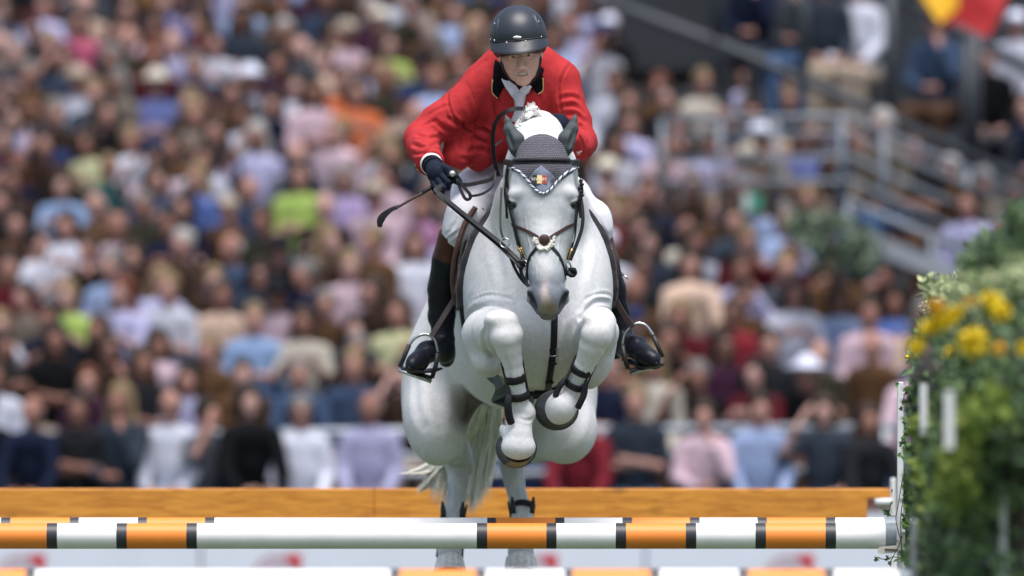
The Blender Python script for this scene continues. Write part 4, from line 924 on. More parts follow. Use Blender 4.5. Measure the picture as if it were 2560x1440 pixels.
# ---- breeches
br_m = nmat('white_breeches', (.76, .77, .83), .75, noise=.04, nscale=12, bump=.25, bscale=600, spec=.3)
bt = [rc(P(1275, 425, 1.42), P(1355, 428, 1.42), .128, .115, None, .06)]
bt += chain([(P(1265, 435, 1.38), .118), (P(1192, 485, 1.20), .100), (P(1163, 540, 1.0), .075), (P(1151, 572, 1.0), .066), (P(1134, 612, 1.04), .056)], .03)
bt += chain([(P(1350, 440, 1.38), .102), (P(1424, 494, 1.20), .080), (P(1480, 546, 1.0), .068), (P(1487, 570, 1.0), .063), (P(1498, 605, 1.04), .050)], .04)
v, f = isosurf(bt, .0055, 2); nn = vnormals(v, f); bb = bv(v, f)
for pts, d, w_ in (([(1112, 588), (1125, 578), (1140, 560)], .006, .006), ([(1116, 600), (1132, 590), (1150, 575)], .005, .006), ([(1120, 572), (1135, 560), (1142, 545)], .004, .006),
                   ([(1150, 440), (1190, 470), (1240, 470)], .006, .012), ([(1160, 500), (1180, 470), (1215, 450)], .004, .012), ([(1125, 520), (1150, 500), (1165, 480)], .004, .010),
                   ([(1512, 598), (1500, 580), (1494, 560)], .005, .006), ([(1520, 588), (1508, 570), (1500, 550)], .004, .005), ([(1470, 470), (1480, 500), (1500, 530)], .004, .008)):
    fl_(v, nn, pts, d, w_, bb)
v += nn*(vnoise(v, 22, 19)*.0016)[:, None]
BRX = mesh_np('breeches', v, f, br_m, RB)
# ---- boots
boot_m = nmat('black_boot', (.012, .014, .018), .30, noise=.3, nscale=25, bump=.35, bscale=60, spec=.4, rvar=.1)
def boot(sh, toe, label, lead=1):
    pr = chain(sh, .012)+toe+[planecut(sh[0][0], sh[0][0]-sh[1][0], .12)]; v, f = isosurf(pr, .0045, 2)
    xx, zz = pxy(v); top = sh[0][0]; ax = sh[1][0]-sh[0][0]; ax /= np.linalg.norm(ax); tt = (v-top) @ ax
    v += vnormals(v, f)*((vnoise(v*np.array([1, 1, 2.2]), 20, 21)*.0025)*np.clip(tt*6, 0, 1))[:, None]
    bz = tt; col = np.where((bz < .105)[:, None], (.070, .028, .020), (.011, .013, .021)); return mesh_np('riding_boot', v, f, boot_c, RB, True, col, label)
boot_c = nmat('boot_leather', attr='Col', rough=.36, noise=.25, nscale=25, bump=.3, bscale=90, spec=.22, rvar=.1)
foot = lambda q: None
bl = boot([(P(1135, 585, 1.02), .062), (P(1120, 650, 1.06), .063), (P(1108, 720, 1.12), .062), (P(1104, 790, 1.15), .054), (P(1108, 850, 1.14), .043), (P(1110, 880, 1.13), .042)],
     [group([rc(P(1108, 872, 1.12), P(1068, 878, 1.02), .042, .040, None, .03), rc(P(1068, 882, 1.02), P(1038, 905, .93), .040, .033, None, .03), rc(P(1050, 905, .96), P(1030, 912, .90), .036, .029, None, .02), rc(P(1118, 885, 1.18), P(1116, 900, 1.18), .034, .03, None, .02)], .03)], None)
brt = boot([(P(1496, 590, 1.02), .055), (P(1512, 650, 1.06), .055), (P(1530, 725, 1.12), .055), (P(1546, 790, 1.15), .047), (P(1560, 848, 1.15), .040), (P(1562, 870, 1.15), .038)],
     [group([rc(P(1562, 860, 1.12), P(1590, 868, 1.02), .040, .040, None, .03), rc(P(1590, 868, 1.02), P(1622, 893, .92), .042, .035, None, .03), rc(P(1612, 895, .96), P(1634, 901, .90), .036, .029, None, .02), rc(P(1545, 875, 1.2), P(1540, 880, 1.2), .034, .03, None, .02)], .03)], None)
for bt_, pts in ((bl, [(1012, 920, .90), (1040, 930, .93), (1066, 930, 1.0), (1088, 922, 1.08)]), (brt, [(1652, 908, .90), (1625, 920, .93), (1597, 912, 1.0), (1572, 900, 1.08)])):
    mb = MB(); mb.strap(catmull([P(*q) for q in pts], 5), (0, .1, 1), .07, .008); mb.build('sole', rubber, bt_)
mb = MB(); mb.tube([P(1552, 682, 1.18), P(1562, 690, 1.16), P(1569, 697, 1.15)], .004, 8); mb.build('garter_end', metal, brt)
# ---- stirrups hang from the saddle
def stirrup(arch, sideA, sideB, plate, leather_pts, lab):
    mb = MB(); mb.strap(catmull([P(*q) for q in leather_pts], 6), (-.3, -1, 0), .024, .005); LE = mb.build('stirrup_leather', nmat('dark_brown_leather', (.035, .022, .02), .5, noise=.2, nscale=60), SAD, False)
    mb = MB(); mb.tube(catmull([P(*q) for q in arch], 7), .0062, 8); mb.tube([P(*q) for q in sideA], .006, 8); mb.tube([P(*q) for q in sideB], .006, 8)
    a, b = P(*plate[0]), P(*plate[1]); d = (b-a)/np.linalg.norm(b-a); c_ = (a+b)/2; up_ = np.cross(d, (0, 1, 0)); 
    mb.strap([a, a*.5+b*.5, b], np.array([0, -.35, 1.]), .06, .013)
    IR = mb.build('stirrup_iron', metal, SAD)
    for sd_ in (sideA, sideB):
        mb = MB(); mb.tube([P(*q) for q in sd_], .0098, 10); mb.build('rubber_grip', rubber, SAD)
stirrup([(1023, 862, .98), (1036, 846, .98), (1056, 836, .98), (1074, 838, .98), (1088, 852, .98), (1094, 880, .98)], [(1023, 862, .98), (1010, 892, .98), (1000, 918, .98)], [(1094, 882, .98), (1090, 912, .98), (1080, 945, .98)],
        [(998, 921, .97), (1080, 950, .97)], [(1158, 700, 1.05), (1140, 740, 1.02), (1110, 790, .99), (1079, 840, .97)], '')
stirrup([(1556, 862, .98), (1561, 836, .98), (1576, 818, .98), (1596, 808, .98), (1616, 815, .98), (1633, 838, .98)], [(1556, 864, .98), (1561, 895, .98), (1570, 922, .98)], [(1633, 840, .98), (1645, 866, .98), (1656, 893, .98)],
        [(1573, 931, .97), (1656, 908, .97)], [(1527, 720, 1.05), (1542, 755, 1.02), (1562, 790, .99), (1582, 818, .97)], '')
# ---- gloves
def fist(palm, wrist, fingers, thumb, name):
    pr = [rc(P(*wrist), P(*palm), .036, .038, None, .02), el(P(*palm), (.043, .036, .042), None, .02)]
    for fg in fingers: pr += [('g', chain([(P(a, b, y), r) for a, b, y, r in fg], .004), .0035)]
    pr += [group(chain([(P(a, b, y), r) for a, b, y, r in thumb], .004), .006)]
    v, f = isosurf(pr, .0026, 1); return mesh_np(name, v, f, navy, RB)
gl = fist((1096, 434, .45), (1080, 412, .56), [
    [(1110, 424, .43, .013), (1129, 436, .385, .0115), (1133, 452, .40, .0105), (1120, 458, .43, .010)],
    [(1104, 438, .42, .013), (1122, 456, .375, .0115), (1120, 470, .40, .0105), (1108, 470, .43, .010)],
    [(1094, 450, .42, .013), (1110, 470, .380, .0115), (1105, 480, .41, .0105), (1096, 474, .44, .010)],
    [(1082, 456, .43, .012), (1094, 474, .40, .0105), (1090, 480, .43, .010), (1084, 472, .45, .009)]],
    [(1102, 414, .44, .014), (1124, 424, .40, .012), (1140, 440, .38, .0105), (1150, 452, .385, .009)], 'glove')
cuff(P(1084, 416, .525), axl, .037, 'glove_cuff', navy, gl, .014)
gr = fist((1396, 312, .58), (1414, 330, .61), [
    [(1384, 302, .55, .013), (1368, 300, .51, .0115), (1358, 308, .52, .0105), (1362, 318, .55, .010)],
    [(1386, 312, .54, .013), (1368, 312, .50, .0115), (1358, 320, .51, .0105), (1362, 330, .54, .010)],
    [(1388, 322, .54, .013), (1371, 324, .50, .0115), (1362, 332, .51, .0105), (1366, 341, .54, .010)],
    [(1392, 332, .55, .012), (1378, 335, .52, .0105), (1370, 342, .53, .010), (1374, 349, .55, .009)]],
    [(1396, 298, .58, .014), (1382, 292, .54, .012), (1368, 292, .52, .0105), (1358, 296, .52, .009)], 'glove')
# ---- reins (parts of the bridle)
def rein(pts, wd=.015, ups=(.2, -1, .4)): return free_strap('rein', pts, wd, leather, BR, .005, ups)
rein([(1108, 462, .38), (1089, 474, .36), (1108, 492, .32), (1144, 522, .24), (1184, 554, .14), (1247, 604, .02), (1305, 658, -.06)], .019)
rein([(1106, 470, .38), (1094, 484, .34), (1136, 522, .26), (1178, 557, .16), (1238, 606, .04), (1276, 642, -.03), (1306, 672, -.06)], .015)
rein([(1132, 452, .38), (1160, 462, .42), (1195, 457, .48), (1228, 448, .55), (1246, 430, .62)], .017, (0, -1, .2))
rein([(1246, 440, .60), (1236, 400, .56), (1232, 350, .52), (1236, 315, .48), (1250, 290, .44), (1272, 276, .42), (1300, 271, .44), (1330, 280, .50), (1362, 300, .53)], .018, (-.3, -1, .2))
rein([(1256, 350, .6), (1240, 362, .56), (1228, 372, .55)], .008)
rein([(1238, 425, .58), (1236, 455, .54), (1222, 475, .48), (1198, 487, .42), (1172, 490, .38)], .010, (0, -1, .2))
rein([(1142, 446, .37), (1150, 470, .36), (1162, 495, .35), (1172, 498, .35), (1176, 488, .35), (1160, 468, .355), (1146, 450, .36)], .013, (0, -1, .1))
rein([(1448, 470, .10), (1457, 530, .06), (1455, 570, .03), (1442, 610, -.01), (1426, 650, -.04)], .015, (.5, -1, 0))
# ---- riding crop held by the rider
CR = empty('riding_crop', P(1060, 478, .36), 'dark leather riding crop with a broad flap held in the gloved fist', 'riding crop')
mb = MB(); mb.tube(catmull([P(1128, 436, .37), P(1100, 456, .44), P(1066, 476, .42), P(1048, 486, .38)], 5), [.008]*11+[.009]*5, 10); mb.build('handle', leather, CR)
mb = MB(); mb.ell(P(1131, 434, .345), (.0125, .0125, .0125), None, 14, 10); mb.build('knob', nmat('silver_knob', (.6, .6, .58), .35, .6), CR)
mb = MB(); mb.tube(catmull([P(1055, 483, .36), P(1020, 503, .355), P(988, 522, .35)], 5), .0052, 8); mb.build('shaft', brown_l, CR)
for dy, s_ in ((0, 1), (.006, -1)):
    mb = MB(); mb.strap(catmull([P(1000, 514, .35+dy), P(978, 524, .35+dy), P(960, 538, .35+dy), P(951, 552, .35+dy), P(948+s_*2+2, 568, .35+dy)], 5), (.3, -1, .4), [.010+.0016*min(i, 12)-.0035*max(0, i-15) for i in range(21)], .003); mb.build('leather_flap', leather, CR, False)
# ================================================================ JUMP
white_p = nmat('white_pole_paint', (.82, .82, .81), .5, noise=.07, nscale=9, bump=.05, bscale=60); orange_p = nmat('orange_paint', (.86, .26, .035), .5, noise=.05, nscale=6)
black_p = nmat('black_paint', (.030, .032, .038), .45, noise=.1, nscale=20); grey_p = nmat('grey_end_cap', (.22, .26, .29), .5, noise=.1, nscale=30)
def pole(y, ztop, r, segs, label):
    """segs: [(x_end, material index)] along the pole, from the left"""
    mb = MB(); cz = P(0, ztop, y)[2]-r; x0 = segs[0]; n = 28
    for x1, m in segs[1:]:
        a, b = P(x0, 0, y)[0], P(x1, 0, y)[0]; rr_ = r*(1.006 if m == 2 else 1.0) if m != 3 else r*1.012
        V = [(a if j == 0 else b, y+rr_*math.cos(2*math.pi*i/n), cz+rr_*math.sin(2*math.pi*i/n)) for j in (0, 1) for i in range(n)]
        mb.add(V, [(i, (i+1) % n, n+(i+1) % n, n+i) for i in range(n)], m)
        if x1 == segs[-1][0] or m in (2, 3): mb.add(V[n:], [tuple(range(n))], m); mb.add(V[:n], [tuple(range(n))[::-1]], m)
        x0 = x1
    o = mb.build('jump_pole', None, None, True, mats=[white_p, orange_p, black_p, grey_p]); ef = o.modifiers.new('e', 'EDGE_SPLIT'); ef.split_angle = R(50)
    return tag(o, label, 'pole', 'striped poles of the jump')
W_, O_, K_, G_ = 0, 1, 2, 3
pole(0, 1308, .05, [-330, (-300, G_), (-205, W_), (-180, K_), (-30, O_), (-29, O_), (118, O_), (144, K_), (292, W_), (318, K_), (467, O_), (493, K_), (1192, W_), (1218, K_), (1366, O_), (1391, K_), (1539, W_), (1565, K_), (1714, O_), (1740, K_), (1888, W_), (1914, K_), (2063, O_), (2089, K_), (2213, W_), (2240, G_)], 'sharp front pole of white and orange sections with black bands under the horse')
pole(1.3, 1294, .05, [-320, (-290, G_), (-175, W_), (-150, K_), (3, W_), (27, K_), (175, O_), (198, K_), (345, W_), (368, K_), (513, O_), (537, K_), (1218, W_), (1240, K_), (1388, O_), (1411, K_), (1556, W_), (1580, K_), (1724, O_), (1749, K_), (1893, W_), (1917, K_), (2064, O_), (2088, K_), (2210, W_), (2240, G_)], 'rear pole showing as a thin striped strip just above the sharp front pole')
pole(-6.4, 1423, .05, [-420, (-390, G_), (-140, W_), (-115, K_), (65, O_), (90, K_), (975, W_), (1000, K_), (1190, O_), (1215, K_), (1410, W_), (1432, K_), (1625, O_), (1650, K_), (1845, W_), (1870, K_), (2060, O_), (2085, K_), (2245, W_), (2275, G_)], 'lowest blurred pole, cut off by the bottom edge of the picture')
# wooden plank behind
wood = bpy.data.materials.new('varnished_pine'); wood.use_nodes = True; n_ = wood.node_tree.nodes; L_ = wood.node_tree.links
tc = n_.new('ShaderNodeTexCoord'); mp_ = n_.new('ShaderNodeMapping'); mp_.inputs['Scale'].default_value = (.9, 1, 9); L_.new(tc.outputs['Object'], mp_.inputs[0])
t1 = n_.new('ShaderNodeTexNoise'); t1.inputs['Scale'].default_value = 5; t1.inputs['Detail'].default_value = 8; t1.inputs['Distortion'].default_value = 1.2; L_.new(mp_.outputs[0], t1.inputs[0])
r1 = n_.new('ShaderNodeValToRGB'); r1.color_ramp.elements[0].position = .35; r1.color_ramp.elements[0].color = (.50, .18, .022, 1); r1.color_ramp.elements[1].position = .62; r1.color_ramp.elements[1].color = (.74, .32, .045, 1); L_.new(t1.outputs[0], r1.inputs[0])
vo = n_.new('ShaderNodeTexVoronoi'); vo.inputs['Scale'].default_value = 3.4; mp2 = n_.new('ShaderNodeMapping'); mp2.inputs['Scale'].default_value = (1, .2, 1.6); L_.new(tc.outputs['Object'], mp2.inputs[0]); L_.new(mp2.outputs[0], vo.inputs[0])
mr = n_.new('ShaderNodeMapRange'); mr.inputs[1].default_value = .03; mr.inputs[2].default_value = .17; mr.inputs[3].default_value = .55; mr.inputs[4].default_value = 1; L_.new(vo.outputs[0], mr.inputs[0])
mx = n_.new('ShaderNodeMix'); mx.data_type = 'RGBA'; mx.blend_type = 'MULTIPLY'; mx.inputs[0].default_value = 1; L_.new(r1.outputs[0], mx.inputs[6]); L_.new(mr.outputs[0], mx.inputs[7]); L_.new(mx.outputs[2], n_['Principled BSDF'].inputs['Base Color']); n_['Principled BSDF'].inputs['Roughness'].default_value = .42
def plank(x0, x1, name_label):
    y = 5.0; z1 = P(0, 1221, y)[2]; z0 = z1-.155; zn = P(0, 1247, y)[2]; a, b = P(x0, 0, y)[0], P(x1, 0, y)[0]; bn = P(2168, 0, y)[0]
    ol = [(a, z0), (bn, z0), (bn, zn), (b, zn), (b, z1), (a, z1)] if x1 > 2000 else [(a, z0), (b, z0), (b, z1), (a, z1)]
    n = len(ol); V = [(x, y-.017, z) for x, z in ol]+[(x, y+.017, z) for x, z in ol]
    F = [tuple(range(n)), tuple(range(n, 2*n))[::-1]]+[(i, i+n, (i+1) % n+n, (i+1) % n) for i in range(n)]
    o = mesh_np('jump_plank', V, F, wood, None, False); bvm = o.modifiers.new('b', 'BEVEL'); bvm.width = .006; bvm.segments = 2
    return tag(o, name_label, 'plank')
plank(-240, 935, 'left length of the honey-coloured pine plank behind the horse'); plank(935.4, 2226, 'right length of the honey-coloured pine plank, notched at its right end')
wm = nmat('white_metal', (.74, .75, .76), .45, noise=.08, nscale=12); cm = nmat('cream_metal', (.56, .54, .47), .4, noise=.1, nscale=30); gm_ = nmat('grey_galvanised', (.30, .33, .35), .45, .4, noise=.15, nscale=25)
def standard(name, y, posts, label):
    root = empty(name, tuple(P(posts[0][0], 0, y)*np.array([1, 1, 0])), label, 'jump stand')
    for (x0, x1, pt, m, dy) in posts:
        a, b = P(x0, pt, y+dy), P(x1, pt, y+dy); mb = MB(); mb.box(((a[0]+b[0])/2, y+dy, (a[2]+.05)/2), ((b[0]-a[0])/2, .02, (a[2]-.05)/2)); o = mb.build('upright', m, root, False)
        q = o.modifiers.new('b', 'BEVEL'); q.width = .003
    a, b = P(posts[0][0], 0, y)[0], P(posts[-1][1], 0, y)[0]
    mb = MB(); mb.box(((a+b)/2+.1, y, .025), ((b-a)/2+.25, .22, .025)); mb.build('foot', m, root, False)
    return root
s1 = standard('jump_stand', 0, [(2243, 2258, 955, wm, .10), (2263, 2275, 1262, gm_, .03)], 'white and grey jump stand carrying the right end of the sharp poles, overgrown with ivy')
mb = MB(); ol = [(2194, 1372), (2200, 1367), (2250, 1362), (2252, 1376), (2232, 1383), (2200, 1385), (2194, 1381)]
n = len(ol); V = [P(a, b, -.055) for a, b in ol]+[P(a, b, -.047) for a, b in ol]; mb.add(V, [tuple(range(n))[::-1], tuple(range(n, 2*n))]+[(i, (i+1) % n, (i+1) % n+n, i+n) for i in range(n)]); mb.box(P(2224, 1376, .0), (S(24), .05, .004)); mb.build('pole_cup', cm, s1, False)
mb = MB(); mb.box(P(2228, 1374.5, -.058), (S(16), .0015, S(2.4)), rotm(0, 3, 0)); mb.build('cup_slot', nmat('slot_dark', (.10, .08, .05), .6), s1, False)
mb = MB(); mb.box(P(2257, 1350, -.02), (S(5.5), .03, S(20))); mb.box(P(2246, 1354, -.02), (S(6), .02, S(5))); mb.build('cup_bracket', cm, s1, False)
s2 = standard('jump_stand', 1.34, [(2243, 2258, 1270, gm_, .0)], 'grey upright behind, holding the right end of the rear pole')
s3 = standard('jump_stand', 5.03, [(2226, 2240, 1195, wm, .03)], 'white upright holding the notched right end of the pine plank')
mb = MB(); mb.tube([P(2188, 1256, 4.96), P(2230, 1254, 4.96)], .017, 14); mb.build('plank_hook', wm, s3)
s4 = standard('jump_stand', -6.4, [(2278, 2292, 1300, gm_, .0)], 'blurred nearer jump stand at the right end of the lowest pole')
for y, x, pt, lab in ((0, -345, 960, 'white stand holding the left ends of the sharp poles'), (1.34, -335, 1250, 'grey stand at the left end of the rear pole'), (-6.4, -440, 1250, 'grey stand at the left end of the lowest pole'), (5.03, -262, 1195, 'white stand holding the left end of the pine plank')):
    st_ = standard('jump_stand', y, [(x-14, x, pt, wm if 'white' in lab else gm_, 0)], lab); a = P(x+8, 1374 if y != 5.03 else 1256, y); mb = MB(); mb.box(tuple(a), (.045, .05, .006)); mb.build('pole_cup', cm, st_, False)
# low wing of white slats inside the greenery
s5 = empty('slatted_wing', (P(2380, 0, -5)[0], -5, 0), 'white slatted jump wing showing as pale upright strips through the blurred leaves', 'jump wing')
for x0, x1, t_, b_, y in ((2362, 2384, 978, 1122, -9.3), (2300, 2318, 960, 1090, -6.2), (2420, 2438, 1000, 1440, -7.2), (2500, 2516, 1000, 1440, -8.2)):
    a, b = P(x0, t_, y), P(x1, b_, y); mb = MB(); mb.box(((a[0]+b[0])/2, y, (a[2]+b[2])/2), ((b[0]-a[0])/2, .012, (a[2]-b[2])/2)); mb.build('slat', wm, s5, False)
a, b = P(2300, 1085, -3.5), P(2510, 1440, -8.2); mb = MB(); mb.tube([a, b], .02, 8); mb.build('lower_rail', wm, s5)
# ================================================================ FOLIAGE
leaf_m = nmat('leaf', attr='Col', rough=.55, noise=.15, nscale=60, spec=.35); leaf_m.node_tree.nodes['Principled BSDF'].inputs['Transmission Weight'].default_value = 0
IVY = np.array([(0, 0), (.28, -.22), (.62, -.12), (.46, .22), (.66, .52), (.28, .55), (0, 1.05), (-.28, .55), (-.66, .52), (-.46, .22), (-.62, -.12), (-.28, -.22)])
OVAL = np.array([(0, 0), (.22, .28), (.24, .6), (0, 1.05), (-.24, .6), (-.22, .28)]); NARROW = np.array([(0, 0), (.10, .3), (.10, .7), (0, 1.1), (-.10, .7), (-.10, .3)])
def leaves(C_, size, shape, cols, rs, up=.3, outd=None):
    n = len(C_); d = rs.randn(n, 3); d[:, 2] += up
    if outd is not None: d += outd
    d /= np.linalg.norm(d, axis=1)[:, None]; w_ = rs.randn(n, 3); w_[:, 1] -= .6; w_ -= d*(w_*d).sum(1)[:, None]; w_ /= np.linalg.norm(w_, axis=1)[:, None]; u = np.cross(d, w_)
    sz = size*rs.uniform(.6, 1.3, n); k = len(shape)
    V = C_[:, None]+sz[:, None, None]*(shape[None, :, :1]*u[:, None]+shape[None, :, 1:]*d[:, None]+(np.abs(shape[None, :, :1])*.35-shape[None, :, 1:]**2*.12)*w_[:, None])
    F = np.arange(n*k).reshape(n, k); col = np.repeat(cols, k, 0)
    return V.reshape(-1, 3), F, col
def blobpts(blobs, rs):
    out = []
    for px, py, y, rx, rz, ry, n in blobs:
        q = rs.randn(n, 3); q /= np.linalg.norm(q, axis=1)[:, None]; q *= rs.uniform(.55, 1.05, n)[:, None]**.6; s = S(1, y)
        out.append(P(px, py, y)+q*np.array([rx*s, ry, rz*s]))
    return np.vstack(out)
def foliage(name, blobs, size, shape, pal, seed, parent=None, up=.3):
    rs = np.random.RandomState(seed); C_ = blobpts(blobs, rs); nz = vnoise(C_, 9, seed)
    pal = np.array(pal); i = np.clip(((nz*.9+rs.randn(len(C_))*.35+1)/2*len(pal)).astype(int), 0, len(pal)-1); cols = pal[i]*rs.uniform(.75, 1.25, (len(C_), 1))
    V, F, c = leaves(C_, size, shape, cols, rs, up); return mesh_np(name, V, F, leaf_m, parent, False, c)
GR = [(.035, .06, .035), (.06, .11, .055), (.095, .165, .075), (.14, .22, .085), (.22, .30, .10)]
soil_c = nmat('dark_peat', (.055, .040, .032), .95, noise=.5, nscale=8, bump=.6, bscale=30)
hg = empty('hedge', tuple(P(2470, 0, -7)*np.array([1, 1, 0])), 'tall dark green leafy hedge wing at the right edge, blurred by nearness', 'hedge')
v, f = isosurf([HE(2470, 1190, -7.2, 120, 300, .7, k=.2), HE(2440, 1500, -7.0, 110, 300, .7, k=.2), HE(2560, 1000, -8, 130, 220, .8, k=.2), HE(2370, 1250, -4.5, 50, 330, .9, k=.2), HE(2345, 1000, -4.0, 40, 120, .7, k=.2)], .03, 1)
core = mesh_np('branch_core', v, f, soil_c, hg)
foliage('foliage', [(2345, 1020, -4.4, 62, 110, 1.0, 1000), (2350, 1200, -4.6, 72, 160, 1.2, 1500), (2345, 1390, -4.6, 66, 110, 1.0, 1000), (2470, 990, -8.1, 120, 140, .6, 1500), (2450, 1150, -7.9, 130, 150, .6, 1500), (2390, 1340, -7.6, 75, 160, .6, 900), (2530, 1330, -8.3, 90, 130, .5, 130), (2550, 930, -8.6, 100, 150, .7, 600), (2540, 1060, -8.6, 80, 110, .6, 300), (2320, 920, -2.5, 38, 60, .6, 260)], .042, OVAL, GR, 11, hg)
foliage('foliage', [(2400, 1180, -8.6, 40, 90, .4, 260), (2425, 1050, -8.8, 44, 60, .4, 200), (2330, 1110, -5.4, 34, 120, .6, 260), (2480, 1010, -8.9, 50, 40, .4, 120), (2345, 1290, -5.8, 36, 90, .5, 220), (2380, 1240, -8.4, 40, 60, .4, 120)], .045, OVAL, [(.10, .17, .03), (.16, .22, .03), (.22, .27, .035)], 12, hg)
# ivy, sharp where it hangs on the stand
iv = empty('ivy', tuple(P(2276, 1180, 0)), 'trailing ivy in sharp focus hanging down the jump stand', 'ivy')
foliage('ivy_leaves', [(2275, 1000, -.1, 18, 38, .10, 34), (2280, 1080, -.3, 22, 60, .2, 80), (2276, 1220, -.1, 17, 60, .12, 95), (2272, 1300, -.06, 13, 45, .08, 60), (2280, 1350, -.1, 14, 40, .1, 46), (2278, 1400, -.1, 18, 20, .1, 26), (2262, 1130, -.2, 16, 30, .1, 26)], .017, IVY, [(.03, .07, .02), (.06, .13, .03), (.10, .19, .035), (.17, .27, .05)], 13, iv, -.4)
rs = np.random.RandomState(14)
pts = np.array([P(a, b, -.07) for a, b in ((2262, 978), (2254, 1006), (2245, 962), (2250, 1020), (2216, 1395), (2196, 1392), (2188, 1396), (2226, 1405), (2240, 1398), (2232, 1225), (2226, 1258), (2206, 1270), (2222, 1282), (2214, 1276), (2252, 1392), (2268, 1046))])
V, F, c = leaves(pts, .02, IVY, np.array([(.05, .12, .03)])*rs.uniform(.6, 1.6, (len(pts), 1)), rs, -.3); mesh_np('ivy_leaves', V, F, leaf_m, iv, False, c)
mb = MB()
for pl in ([(2275, 960), (2262, 985), (2256, 1010)], [(2280, 1100), (2258, 1190), (2246, 1260), (2240, 1300), (2252, 1350)], [(2275, 1120), (2268, 1200), (2252, 1290), (2256, 1400)], [(2256, 1340), (2244, 1370), (2226, 1404)], [(2240, 1290), (2222, 1288), (2210, 1268)], [(2222, 1286), (2226, 1258)], [(2256, 1400), (2236, 1392), (2212, 1398), (2192, 1394)]):
    mb.tube(catmull([P(a, b, -.075) for a, b in pl], 5), .0018, 5)
mb.build('vine', nmat('vine_stem', (.045, .03, .02), .7), iv)
# flowering plants on top
pv = empty('variegated_shrub', tuple(P(2450, 760, -7)), 'pale green and cream variegated shrub on top of the hedge', 'shrub')
foliage('foliage', [(2335, 715, -3, 32, 28, .35, 150), (2380, 740, -4, 44, 40, .5, 220), (2440, 730, -7.5, 60, 45, .5, 240), (2430, 800, -7.8, 60, 50, .4, 160), (2515, 715, -8.4, 60, 44, .5, 240), (2555, 690, -8.6, 40, 50, .4, 140)], .03, OVAL, [(.10, .16, .06), (.26, .33, .14), (.46, .50, .27), (.60, .62, .40)], 21, pv)
foliage('foliage', [(2312, 770, -.05, 14, 26, .05, 46), (2322, 745, -.05, 14, 12, .04, 30), (2385, 690, -.1, 13, 10, .04, 26), (2400, 712, -.1, 18, 16, .04, 34), (2478, 690, -.4, 10, 18, .05, 22), (2360, 718, -.1, 14, 10, .04, 18)], .014, OVAL, [(.20, .28, .12), (.45, .50, .28), (.62, .64, .42)], 22, pv, 1.0)
pt = empty('evergreen_shrub', tuple(P(2520, 640, -7)), 'dark green spiky shrub rising highest at the right edge behind the yellow flowers', 'shrub')
foliage('foliage', [(2450, 655, -6.5, 34, 40, .3, 150), (2530, 620, -7.5, 44, 50, .4, 260), (2575, 590, -8, 50, 60, .4, 420), (2520, 650, -8.2, 60, 40, .3, 260), (2560, 560, -8.2, 46, 46, .3, 260), (2470, 625, -7.6, 26, 34, .3, 130), (2420, 668, -6, 18, 22, .2, 60), (2490, 690, -7.2, 50, 34, .4, 160), (2400, 830, -6, 70, 60, .6, 420), (2490, 850, -7.8, 90, 80, .6, 500), (2330, 860, -3, 42, 70, .4, 340), (2560, 800, -8.4, 60, 90, .5, 300)], .038, NARROW*np.array([1.6, 1]), [(.03, .06, .035), (.05, .09, .045), (.08, .14, .06), (.15, .22, .09)], 23, pt, .8)
yel = nmat('marigold_petals', attr='Col', rough=.6, noise=.1, nscale=80)
fp = empty('marigold_plant', tuple(P(2400, 840, -6)), 'bushy plant with round bright yellow flower heads on the hedge wing', 'flowering plant')
foliage('flower_leaves', [(2400, 870, -6, 60, 40, .4, 160), (2330, 850, -2, 30, 30, .3, 90)], .03, OVAL, GR[1:4], 24, fp)
def flower(px, py, y, r, tone=1.0):
    if -6 < y < -1: y = -7.9
    rs = np.random.RandomState(int(px+py)); n = 90; q = rs.randn(n, 3); q[:, 1] -= .5; q /= np.linalg.norm(q, axis=1)[:, None]; y -= 1.0 if y < -1 else .05; c_ = P(px, py, y); s = S(r*1.25, y)
    cols = np.array([(.86, .66, .02)])*rs.uniform(.7, 1.15, (n, 1))*np.array([1, tone, 1])
    d = q+rs.randn(n, 3)*.3; V, F, c = leaves(c_+q*s*.45, s*.62, OVAL*np.array([2.2, 1]), cols, rs, 0, q*4)
    v2, f2 = isosurf([el(c_, (s*.55,)*3)], s*.18, 0, 0, .01)
    return mesh_np('flower_head', V, F, yel, fp, False, c)
for a in ((2435, 858, -8.3, 29), (2385, 886, -6.5, 19), (2322, 822, -1.2, 17), (2345, 808, -2.6, 20), (2370, 795, -3.4, 20), (2392, 780, -4, 16), (2342, 765, -2.6, 16, .75), (2480, 752, -8.3, 22), (2503, 780, -8.4, 20), (2426, 752, -5, 12, .8), (2290, 868, -1.6, 17), (2283, 892, -.1, 14), (2309, 826, -.1, 12), (2498, 872, -8.5, 14, .75), (2562, 872, -8.4, 16)): flower(*a)
